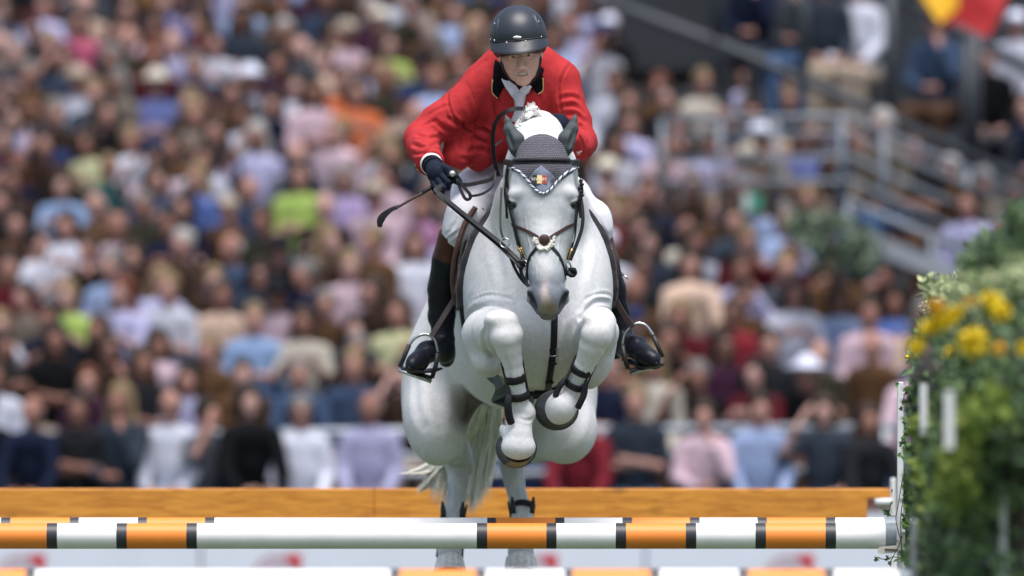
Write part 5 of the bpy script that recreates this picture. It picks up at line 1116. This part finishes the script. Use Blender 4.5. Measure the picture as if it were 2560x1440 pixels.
# ================================================================ GROUND, STAND
grass_m = nmat('turf', (.055, .082, .035), .95, noise=.35, nscale=3, bump=.8, bscale=120)
o = mesh_np('ground', [(-400, -60, 0), (400, -60, 0), (400, 400, 0), (-400, 400, 0)], [(0, 1, 2, 3)], grass_m, None, False); tag(o, kind='structure')
conc = nmat('stand_concrete', (.06, .065, .075), .9, noise=.2, nscale=2, bump=.3, bscale=20); dark = nmat('dark_cladding', (.022, .028, .036), .8, noise=.2, nscale=2)
railm = nmat('galvanised_rail', (.17, .20, .24), .5, .3, noise=.1, nscale=10); darkrail = nmat('dark_steel', (.06, .068, .08), .6, .2, noise=.1, nscale=10)
Y0, DY, Z0, DZ, NR = 28.0, .80, .62, .195, 21
def rowyz(i): return Y0+DY*i+(.7 if i > 0 else 0), Z0+DZ*i+(.05 if i > 0 else 0)
mb = MB()
for i in range(NR+3):
    y, z = rowyz(i); yn, zn = rowyz(i+1); xr = 10 if i > 4 else 12
    mb.box((-2.5, (y-.40+yn+.1)/2, z/2), (14, (yn-y+.5)/2, z/2))
st = mb.build('grandstand', conc, None, False); tag(st, 'grey stepped concrete stand under the seated crowd', 'grandstand')
mb = MB(); mb.box((0, 52, 6), (16, .2, 6)); o = mb.build('rear_wall', dark, st, False)
# advertising hoarding in front of the stand
ban_m = nmat('white_banner', (.66, .70, .80), .6, noise=.04, nscale=3); red_m = nmat('banner_red', (.55, .03, .045), .6); pinkm = nmat('banner_pink', (.55, .36, .42), .6)
hd_ = empty('advertising_hoarding', (0, 24, 0), 'white advertising boards with red swirl emblems running along the foot of the stand', 'hoarding')
for k in range(-4, 5):
    mb = MB(); mb.box((k*3.0-.6, 24, .62), (1.492, .03, .55)); mb.build('board', ban_m, hd_, False)
for k in range(-3, 3):
    cx = P(1330+640*k, 0, 24)[0]; cz = P(0, 1446, 24)[2]
    for (r0, r1, a0, a1, m) in ((.135, .165, 20, 165, pinkm), (.07, .10, 10, 170, pinkm), (.0, .035, 0, 360, red_m)):
        V, n = [], 30
        for i in range(n+1):
            A = R(a0+(a1-a0)*i/n)
            for rr_ in (r0, r1): V.append((cx+rr_*math.cos(A), 23.962, cz+rr_*math.sin(A)))
        mesh_np('emblem', V+[(x, 23.966, z) for x, _, z in V], [(2*i, 2*i+1, 2*i+3, 2*i+2) for i in range(n)], m, hd_, False)
    V = [(cx+.045, 23.958, cz+.16), (cx+.175, 23.958, cz+.165), (cx+.16, 23.958, cz+.02), (cx+.12, 23.958, cz+.075)]
    mesh_np('emblem', V, [(0, 1, 2, 3)], red_m, hd_, False)
# railings
def railing(pts, y, r, posts, foot, mat, label, mids=(), name='railing', cat='railing'):
    P0 = [P(a, b, y) for a, b in pts]; root = empty(name, tuple(P0[0]*np.array([1, 1, 1])), label, cat)
    mb = MB(); mb.tube(P0, r, 10); mb.build('top_rail', mat, root)
    for m_ in mids: mb = MB(); mb.tube([P(a, b+m_, y) for a, b in pts], r*.7, 8); mb.build('mid_rail', mat, root)
    xs, zs = [p[0] for p in pts], [p[1] for p in pts]
    for x in posts:
        zt = np.interp(x, xs, zs); mb = MB(); mb.tube([P(x, zt, y), P(x, zt+foot, y)], r*.95, 8); mb.build('post', mat, root)
    return root
railing([(-120, 1092), (1000, 1080), (2300, 1068)], 28.62, .034, [-60, 215, 545, 985, 1500, 1850, 2212], 190, nmat('bright_rail', (.33, .37, .42), .45, .3), 'grey metal crowd barrier running across behind the front row', (62, 105))
railing([(1652, 300), (2128, 292), (2300, 372), (2600, 500)], 33.2, .026, [1655, 1800, 1940, 2104, 2210, 2420], 270, railm, 'pale grey railing round the walkway at the right of the stand, bending down the stairs', (40, 100, 160))
railing([(2110, 500), (2330, 590), (2600, 700)], 32.4, .03, [2120, 2330, 2470], 200, railm, 'lower stair railing sloping down behind the yellow flowers', ())
railing([(1480, -10), (1800, 110), (2150, 262), (2600, 470)], 34.5, .045, [1790, 2010, 2225, 2440], -330, darkrail, 'heavy dark sloping beam with uprights above the walkway', ())
railing([(2240, -20), (2420, 90), (2600, 190)], 34.9, .05, [2420], 330, darkrail, 'dark upper stair handrail near the top right corner', ())
mb = MB(); a, b, c, d = P(2130, 560, 31.8), P(2600, 750, 31.8), P(2600, 800, 31.8), P(2130, 610, 31.8)
V = [a, b, c, d]; V += [q+np.array([0, .3, 0]) for q in V]; mb.add(V, [(0, 3, 2, 1), (4, 5, 6, 7), (0, 1, 5, 4), (1, 2, 6, 5), (2, 3, 7, 6), (3, 0, 4, 7)])
tag(mb.build('stair_wall', nmat('pale_concrete', (.27, .30, .34), .8, noise=.1, nscale=3), None, False), 'pale sloping concrete stair side at the right behind the shrubs', 'stair wall')
mb = MB()
for x0, x1, z0, z1, yy in ((2150, 2800, -250, 560, 38.5), (1545, 2150, -250, 215, 46)):
    a, b = P(x0, z0, yy), P(x1, z1, yy); mb.box(((a[0]+b[0])/2, yy, (a[2]+b[2])/2), ((b[0]-a[0])/2, .1, (a[2]-b[2])/2))
mb.box((P(2150, 0, 38.5)[0], 42.25, 4.5), (.1, 3.85, 2.4)); tag(mb.build('dark_panel', dark, None, False), 'dark cladding wall under the upper stairs at the right', 'wall')
# sign and shrub by the walkway
sg = empty('exit_sign', tuple(P(1885, 505, 32.9)), 'small green and white sign hanging on the walkway railing', 'sign')
for nm, x0, x1, m in (('white_field', 1858, 1876, nmat('sign_white', (.5, .6, .58), .5)), ('green_field', 1876, 1908, nmat('sign_green', (.03, .22, .15), .5))):
    a, b = P(x0, 482, 32.9), P(x1, 530, 32.9); mb = MB(); mb.box(((a[0]+b[0])/2, 32.9, (a[2]+b[2])/2), ((b[0]-a[0])/2, .01, (a[2]-b[2])/2)); mb.build(nm, m, sg, False)
sh = empty('olive_shrub', tuple(P(2090, 640, 31.5)), 'pale grey-green potted shrub at the foot of the stairs', 'shrub')
foliage('foliage', [(2090, 600, 31.5, 90, 60, .35, 500), (2020, 570, 31.6, 60, 40, .3, 200), (2150, 640, 31.4, 60, 50, .3, 250)], .07, OVAL, [(.06, .09, .06), (.12, .17, .11), (.2, .26, .18)], 31, sh)
mb = MB(); mb.tube([P(2090, 760, 31.5), P(2090, 640, 31.5)], .03, 8); mb.build('stem', nmat('bark', (.05, .04, .03), .9), sh)
fl = empty('supporters_flag', tuple(P(2330, 20, 34)), 'black, yellow and red flag waving at the top right corner', 'flag')
for nm, pts, m in (('yellow_stripe', [(2275, -60), (2400, -60), (2395, 20), (2350, 60), (2305, 10)], nmat('flag_yellow', (.85, .45, .015), .7)), ('red_stripe', [(2400, -60), (2540, -60), (2500, 40), (2470, 95), (2395, 60), (2350, 60), (2395, 20)], nmat('flag_red', (.42, .012, .015), .7)), ('black_stripe', [(2220, -60), (2275, -60), (2305, 10), (2270, 0)], nmat('flag_black', (.01, .01, .012), .7))):
    n = len(pts); V = [P(a, b, 34+.05*math.sin(a*.05)) for a, b in pts]; V += [q+np.array([0, .006, 0]) for q in V]; mb = MB(); mb.add(V, [tuple(range(n))[::-1], tuple(range(n, 2*n))]+[(i, (i+1) % n, (i+1) % n+n, i+n) for i in range(n)]); mb.build(nm, m, fl, False)
# ================================================================ CROWD
cr_skin = nmat('crowd_skin', rough=.6, objcol=True, noise=.1, nscale=30, spec=.2); cr_cloth = nmat('crowd_cloth', rough=.9, objcol=True, noise=.2, nscale=9, bump=.5, bscale=25, spec=.08); cr_hair = nmat('crowd_hair', rough=.6, objcol=True, noise=.3, nscale=40, spec=.2)
def A3(*a): return np.array(a, float)
def person_prims(pose):
    hd_ = [el(A3(0, .01, 1.275), (.078, .098, .112), None, .02), el(A3(0, -.035, 1.235), (.058, .06, .075), None, .03), rc(A3(0, -.088, 1.262), A3(0, -.108, 1.240), .010, .014, None, .012), el(A3(0, -.075, 1.185), (.026, .02, .02), None, .02),
           rc(A3(-.03, -.088, 1.295), A3(.03, -.088, 1.295), .010, .010, None, .015), el(A3(-.08, .01, 1.26), (.012, .022, .03), None, .01), el(A3(.08, .01, 1.26), (.012, .022, .03), None, .01),
           cut(el(A3(-.03, -.098, 1.276), (.014, .010, .008), None, .01)), cut(el(A3(.03, -.098, 1.276), (.014, .010, .008), None, .01)), rc(A3(0, .03, 1.20), A3(0, .03, 1.08), .052, .058, None, .03)]
    lean = -.10 if pose == 4 else 0
    tor = [el(A3(0, .02+lean*.5, .86), (.142, .110, .27), None, .05), rc(A3(-.122, .02+lean, 1.035), A3(.122, .02+lean, 1.035), .060, .062, None, .08), rc(A3(-.08, .03, .56), A3(.08, .03, .56), .12, .12, None, .06)]
    leg = []
    for q in (-1, 1):
        k = A3(q*.13, -.42, .53)
        leg += chain([(A3(q*.09, .0, .53), .092), (k, .065)], .04)+chain([(k, .063), (A3(q*.13, -.40, .12), .045)], .03)
    foot = [rc(A3(q*.13, -.38, .06), A3(q*.14, -.52, .04), .045, .04, None, .03) for q in (-1, 1)]
    sh = [A3(q*.158, .02+lean, 1.03) for q in (-1, 1)]; P_ = {
        0: [[A3(-.20, -.02, .80), A3(-.14, -.24, .66), A3(-.05, -.32, .64)], [A3(.20, -.02, .80), A3(.14, -.24, .66), A3(.05, -.32, .64)]],
        1: [[A3(-.20, -.08, .83), A3(-.13, -.26, .92), A3(-.03, -.32, .99)], [A3(.20, -.08, .83), A3(.13, -.26, .92), A3(.03, -.32, .99)]],
        2: [[A3(-.20, -.06, .80), A3(-.06, -.26, .74), A3(.08, -.26, .74)], [A3(.20, -.20, .82), A3(.10, -.22, 1.03), A3(.05, -.15, 1.14)]],
        3: [[A3(-.20, -.03, .80), A3(-.05, -.20, .82), A3(.10, -.20, .84)], [A3(.20, -.03, .80), A3(.05, -.23, .84), A3(-.10, -.22, .87)]],
        4: [[A3(-.20, -.22, .78), A3(-.14, -.40, .64), A3(-.04, -.46, .66)], [A3(.20, -.22, .78), A3(.14, -.40, .64), A3(.04, -.46, .66)]],
        5: [[A3(-.30, -.12, .92), A3(-.20, -.20, 1.14), A3(-.09, -.14, 1.30)], [A3(.20, -.02, .80), A3(.16, -.24, .66), A3(.06, -.32, .64)]]}[pose]
    arm, hand = [], []
    for s_, (e, w_, h_) in zip(sh, P_):
        arm += chain([(s_, .055), (e, .043), (w_, .032)], .02); hand += [rc(w_, h_, .030, .034, ((0, 1, 0), .7), .015)]+[rc(h_, h_+(h_-w_)*.35*0+A3(j*.014, -.01, -.05+.008*abs(j)), .012, .010, None, .006) for j in (-1.5, -.5, .5, 1.5)]
    return hd_, tor, arm, hand, leg, foot
def meshonly(name, V, F, m):
    o = mesh_np(name, V, F, m); me = o.data; bpy.data.objects.remove(o); return me
BODY = []
for pose in range(6):
    h_, t_, a_, n_2, l_, f_ = person_prims(pose)
    v, f = isosurf(h_+t_+a_+n_2+l_+f_, .014, 1, grow=-.004); bo = meshonly('crowd_body', v, f, cr_skin)
    slv = pose % 2
    v, f = isosurf(t_+(a_ if not slv else [a_[0], a_[2]]), .017, 1, grow=.012); v += vnormals(v, f)*(vnoise(v, 22, pose)*.006)[:, None]; to = meshonly('crowd_top', v, f, cr_cloth)
    v, f = isosurf(l_+[t_[2]], .020, 1, grow=.012); tr = meshonly('crowd_trousers', v, f, cr_cloth)
    BODY.append((bo, to, tr))
HAIR = {}
def hmesh(nm, pr, h=.011, amp=.006):
    v, f = isosurf(pr, h, 1); v += vnormals(v, f)*(vnoise(v, 60, 3)*amp)[:, None]; HAIR[nm] = meshonly(nm, v, f, cr_hair if 'hat' not in nm and 'cap' not in nm else cr_cloth)
cutface = cut(el(A3(0, -.115, 1.235), (.085, .085, .105), None, .015))
hmesh('short_hair', [el(A3(0, .022, 1.295), (.088, .105, .112), None, .01), cutface, cut(el(A3(0, .0, 1.12), (.12, .13, .10), None, .02))])
hmesh('long_hair', [el(A3(0, .025, 1.295), (.092, .108, .116), None, .01), rc(A3(-.075, .03, 1.26), A3(-.095, .01, 1.06), .035, .04, None, .03), rc(A3(.075, .03, 1.26), A3(.095, .01, 1.06), .035, .04, None, .03), rc(A3(0, .09, 1.26), A3(0, .10, 1.05), .07, .07, None, .05), cutface])
hmesh('bob_hair', [el(A3(0, .02, 1.29), (.10, .11, .12), None, .01), rc(A3(-.08, .01, 1.25), A3(-.085, .0, 1.18), .036, .032, None, .03), rc(A3(.08, .01, 1.25), A3(.085, .0, 1.18), .036, .032, None, .03), rc(A3(0, .07, 1.25), A3(0, .07, 1.18), .08, .07, None, .05), cutface])
hmesh('thin_hair', [el(A3(0, .045, 1.27), (.086, .088, .085), None, .01), cutface, cut(el(A3(0, -.01, 1.38), (.08, .10, .06), None, .02))], .010, .003)
hmesh('tied_hair', [el(A3(0, .022, 1.293), (.085, .104, .108), None, .01), cutface, cut(el(A3(0, .0, 1.12), (.12, .13, .10), None, .02)), el(A3(0, .15, 1.33), (.045, .045, .05), None, .03), rc(A3(0, .16, 1.3), A3(0, .17, 1.14), .03, .015, None, .02)])
hmesh('peaked_cap', [el(A3(0, .015, 1.315), (.090, .108, .085), None, .01), cut(el(A3(0, .0, 1.20), (.14, .16, .10), None, .01)), el(A3(0, -.12, 1.315), (.065, .07, .010), rotm(-8, 0, 0), .015)], .009, .001)
hmesh('brimmed_hat', [el(A3(0, .015, 1.34), (.092, .108, .085), None, .01), el(A3(0, .01, 1.325), (.175, .185, .012), None, .02)], .010, .001)
mb = MB(); mb.ell((-.032, -.104, 1.277), (.024, .006, .017), None, 10, 6); mb.ell((.032, -.104, 1.277), (.024, .006, .017), None, 10, 6); mb.tube([(-.085, .01, 1.285), (-.06, -.09, 1.282), (.06, -.09, 1.282), (.085, .01, 1.285)], .003, 5)
o = mb.build('sg', nmat('dark_glasses', (.01, .01, .012), .15)); GLS = o.data; bpy.data.objects.remove(o)
PAL = {'white': (.62, .65, .78), 'pale pink': (.66, .47, .56), 'pale blue': (.34, .46, .76), 'sky blue': (.26, .42, .72), 'blue': (.09, .17, .50), 'navy': (.018, .03, .085), 'denim blue': (.07, .13, .26), 'lilac': (.42, .33, .62), 'orchid pink': (.58, .25, .52),
       'lime green': (.42, .62, .12), 'pale yellow': (.58, .60, .33), 'red': (.45, .025, .05), 'raspberry pink': (.55, .10, .20), 'orange': (.72, .16, .04), 'dark red': (.20, .015, .03), 'peach': (.62, .44, .34), 'beige': (.36, .30, .24), 'tan brown': (.22, .11, .045),
       'charcoal': (.035, .04, .05), 'grey': (.13, .15, .19), 'slate blue': (.06, .085, .13), 'black': (.012, .014, .018), 'brown': (.08, .045, .03), 'olive': (.08, .08, .05), 'teal': (.03, .16, .17), 'plum': (.10, .03, .08), 'cream': (.56, .52, .44), 'periwinkle': (.17, .22, .55), 'lavender': (.44, .44, .70)}
MUTED = ['navy', 'lavender', 'peach', 'pale pink', 'tan brown', 'charcoal', 'black', 'brown', 'navy', 'slate blue', 'beige', 'olive', 'grey', 'plum', 'white', 'pale blue', 'dark red', 'pale pink', 'denim blue', 'lavender', 'tan brown', 'charcoal', 'brown', 'olive', 'black', 'tan brown', 'slate blue', 'brown', 'white']
SPOTS = [(225, 130, 'raspberry pink'), (430, 60, 'blue'), (580, 175, 'white'), (660, 100, 'pale blue'), (945, 150, 'lime green'), (915, 215, 'lavender'), (600, 370, 'white'), (725, 295, 'white'), (770, 320, 'pale pink'), (905, 320, 'orange'), (815, 275, 'orange'), (845, 400, 'pale pink'), (225, 395, 'pale yellow'), (345, 240, 'dark red'), (85, 385, 'lavender'), (105, 520, 'sky blue'),
         (755, 570, 'lime green'), (880, 560, 'lilac'), (1035, 590, 'orchid pink'), (645, 510, 'denim blue'), (165, 655, 'white'), (235, 660, 'pale pink'), (255, 760, 'pale blue'), (320, 790, 'lavender'), (410, 800, 'white'), (520, 790, 'peach'), (600, 870, 'sky blue'), (690, 840, 'pale pink'), (775, 850, 'cream'), (760, 745, 'navy'), (120, 900, 'navy'), (190, 860, 'lime green'), (45, 1000, 'white'),
         (400, 985, 'charcoal'), (960, 870, 'pale yellow'), (80, 1130, 'navy'), (300, 1130, 'slate blue'), (425, 1130, 'white'), (520, 1130, 'grey'), (620, 1130, 'black'), (750, 1130, 'white'), (925, 1130, 'lavender'), (1565, 405, 'white'), (1610, 205, 'pale blue'), (1775, 240, 'cream'), (1490, 255, 'white'), (1590, 600, 'red'), (1665, 660, 'cream'), (1780, 420, 'lavender'), (1960, 800, 'white'), (2050, 800, 'pale blue'),
         (2010, 420, 'periwinkle'), (2160, 430, 'beige'), (1870, 850, 'red'), (1745, 715, 'white'), (2130, 925, 'tan brown'), (1760, 1130, 'pale pink'), (1900, 1130, 'pale blue'), (1455, 1150, 'red'), (1590, 1000, 'cream'), (2235, 860, 'blue'), (480, 205, 'navy'), (60, 230, 'slate blue'), (390, 265, 'periwinkle'), (500, 590, 'navy'), (530, 550, 'blue'), (1030, 700, 'white'), (280, 480, 'teal'), (1950, 1130, 'denim blue'), (2060, 1140, 'slate blue'), (1580, 1130, 'slate blue'), (1680, 900, 'dark red'), (1820, 970, 'plum')]
SKIN = [(.37, .195, .155), (.41, .23, .185), (.31, .155, .12), (.39, .21, .175), (.25, .125, .095), (.45, .27, .23)]
HCOL = {'dark brown': (.020, .013, .010), 'brown': (.045, .028, .020), 'blond': (.19, .135, .075), 'grey': (.15, .145, .14), 'white': (.34, .33, .32), 'black': (.010, .009, .010), 'auburn': (.11, .035, .018)}
ORD = ['front', 'second', 'third', 'fourth', 'fifth', 'sixth', 'seventh', 'eighth', 'ninth', 'tenth', 'eleventh', 'twelfth', 'thirteenth', 'fourteenth', 'fifteenth', 'sixteenth', 'seventeenth', 'eighteenth', 'nineteenth', 'twentieth', 'twenty-first', 'twenty-second', 'twenty-third', 'twenty-fourth', 'twenty-fifth', 'twenty-sixth', 'twenty-seventh', 'twenty-eighth', 'twenty-ninth', 'thirtieth', 'thirty-first', 'thirty-second']
rc_ = random.Random(11); PEOPLE = []
EXTRA = []
def mverts(me):
    a = np.empty(len(me.vertices)*3, np.float32); me.vertices.foreach_get('co', a); n = len(me.polygons); q = np.empty(n*4, np.int32); me.loops.foreach_get('vertex_index', q); return a.reshape(-1, 3), q.reshape(-1, 4)
def extra(x, y, z, shirt):
    pose = rc_.choice((0, 1, 3, 4)); sc = rc_.uniform(.94, 1.05); a = R(rc_.gauss(0, 14)); M = np.array([[math.cos(a), -math.sin(a), 0], [math.sin(a), math.cos(a), 0], [0, 0, 1]])*sc
    for me, col in ((BODY[pose][0], rc_.choice(SKIN)), (BODY[pose][1], [q*.6 for q in PAL[shirt]]), (HAIR[rc_.choice(('short_hair', 'long_hair', 'bob_hair'))], HCOL[rc_.choice(list(HCOL))])):
        V, F = mverts(me); EXTRA.append((V @ M.T+np.array([x, y, z]), F, np.tile(col, (len(V), 1))))
def spectator(x, y, z, shirt, label_tail, yaw=None, pose=None, scale=None):
    pose = rc_.choice((0, 0, 1, 2, 3, 3, 4, 5 if rc_.random() < .4 else 0)) if pose is None else pose; bo, to, tr = BODY[pose]
    o = link(bpy.data.objects.new('person', bo)); sc = scale or rc_.uniform(.94, 1.05); o.scale = (sc,)*3; o.location = (x, y, z); o.rotation_euler = (0, 0, R(rc_.gauss(0, 14) if yaw is None else yaw)); o.color = (*rc_.choice(SKIN), 1)
    def kid(nm, me, col): c = link(bpy.data.objects.new(nm, me)); c.parent = o; c.color = (*col, 1)
    v_ = rc_.uniform(.8, 1.15); kid('top', to, [min(.8, (q*.88+.12*sum(PAL[shirt])/3)*v_*(.40 if max(PAL[shirt]) < .5 else .78)) for q in PAL[shirt]]); kid('trousers', tr, PAL[rc_.choice(('navy', 'charcoal', 'denim blue', 'black', 'beige', 'brown'))])
    hs = rc_.choices(('short_hair', 'long_hair', 'bob_hair', 'thin_hair', 'tied_hair', 'peaked_cap', 'brimmed_hat'), (34, 20, 14, 12, 8, 5, 4))[0]
    if hs in ('peaked_cap', 'brimmed_hat'): hc = rc_.choice(('white', 'navy', 'beige', 'black', 'cream')); kid(hs, HAIR[hs], PAL[hc]); lab = f'{hc} {hs.split("_")[1]}'
    else: hc = rc_.choices(list(HCOL), (28, 26, 16, 12, 6, 10, 4))[0] if hs != 'thin_hair' else rc_.choice(('grey', 'white')); kid(hs, HAIR[hs], HCOL[hc]); lab = f'{hc} hair'
    if rc_.random() < .15: kid('sunglasses', GLS, (0, 0, 0))
    tag(o, f'spectator in {shirt} with {lab}, {label_tail}', 'person', 'spectators in the stand'); PEOPLE.append(o)
used = set()
for n_k, (px, col) in enumerate(((-35, 'black'), (80, 'navy'), (195, 'charcoal'), (300, 'slate blue'), (425, 'white'), (520, 'grey'), (622, 'black'), (752, 'white'), (925, 'lavender'), (1455, 'red'), (1590, 'slate blue'), (1760, 'pale pink'), (1900, 'pale blue'), (2060, 'slate blue'), (2170, 'charcoal'))):
    y, z = rowyz(0); p = P(px, 1010, y); spectator(p[0]+.0, y, z+rc_.uniform(-.05, .03), col, f'front row, {ORD[n_k].replace("front", "first")} from the left', pose=(0, 4, 3, 2, 0, 5, 4, 0)[n_k % 8])
for i in range(1, NR):
    y, z = rowyz(i); s = FPX/(FD+y); hy = HORY-(z+1.27-CAMZ)*s; k = 0
    step = .385
    x = -5.3+(.24 if i % 2 else 0)+rc_.uniform(-.05, .05)
    while x < 5:
        x += step*rc_.uniform(.86, 1.12); px = 1280+x*s
        lim = 2330 if hy > 640 else (2120 if hy > 190 else 1545)
        if px > lim or px < -60: continue
        ty = hy+95; best = None
        for j, (a, b, c_) in enumerate(SPOTS):
            d = math.hypot((a-px), (b-ty)*1.15)
            if d < (64 if i else 110) and j not in used and (best is None or d < best[0]): best = (d, j)
        if best: used.add(best[1]); col = SPOTS[best[1]][2]; pose = rc_.choice((0, 1, 3))
        else: col = rc_.choice(MUTED); pose = None
        if not best and any(abs(px-a) < 38 and -32 < hy-b < 38 for a, b, _ in SPOTS): continue
        # people directly hidden by the horse and rider are left out
        k += 1
        if 1180 < px < 1490 and 130 < hy < 880: continue
        if len(PEOPLE) >= 282: extra(x, y, z, col); continue
        row = 'front row' if i == 0 else f'{ORD[i]} row up'
        spectator(x, y, z, col, f'{row}, {ORD[k-1].replace("front", "first")} from the left', pose=pose)
for n_k, (px, hy, yy, col) in enumerate(((2205, 330, 33.6, 'beige'), (2290, 385, 33.6, 'charcoal'), (2375, 405, 33.6, 'tan brown'), (2460, 450, 33.6, 'beige'), (2540, 480, 33.8, 'navy'), (2150, 350, 34.2, 'slate blue'), (2420, 520, 33.0, 'lavender'), (2510, 590, 32.6, 'plum'))):
    p = P(px, hy, yy); spectator(p[0], yy, p[2]-1.27, col, f'{ORD[n_k].replace("front", "first")} beside the right-hand stairs', pose=rc_.choice((0, 3)))
for n_k, (px, hy, yy, col) in enumerate(((2140, -30, 36, 'white'), (2060, -40, 35.9, 'slate blue'), (1880, -90, 35.9, 'navy'), (2340, 70, 36, 'denim blue'), (2540, 40, 36, 'white'), (2470, 130, 35.6, 'black'), (2560, 250, 35.4, 'navy'), (1960, -60, 36.1, 'grey'))):
    p = P(px, hy, yy); spectator(p[0], yy, p[2]-1.27, col, f'{ORD[n_k].replace("front", "first")} on the upper stairs at top right', pose=rc_.choice((0, 2)))
print('people', len(PEOPLE), 'spots used', len(used))

if EXTRA:
    o = 0; VV, FF, CC = [], [], []
    for V, F, c in EXTRA: VV.append(V); FF.append(F+o); CC.append(c); o += len(V)
    cx = mesh_np('crowd', np.vstack(VV), np.vstack(FF), nmat('far_crowd', rough=.8, attr='Col', noise=.15, nscale=12, spec=.1), None, True, np.vstack(CC))
    tag(cx, 'topmost rows of the blurred crowd at the back of the stand', 'crowd', kind='stuff')
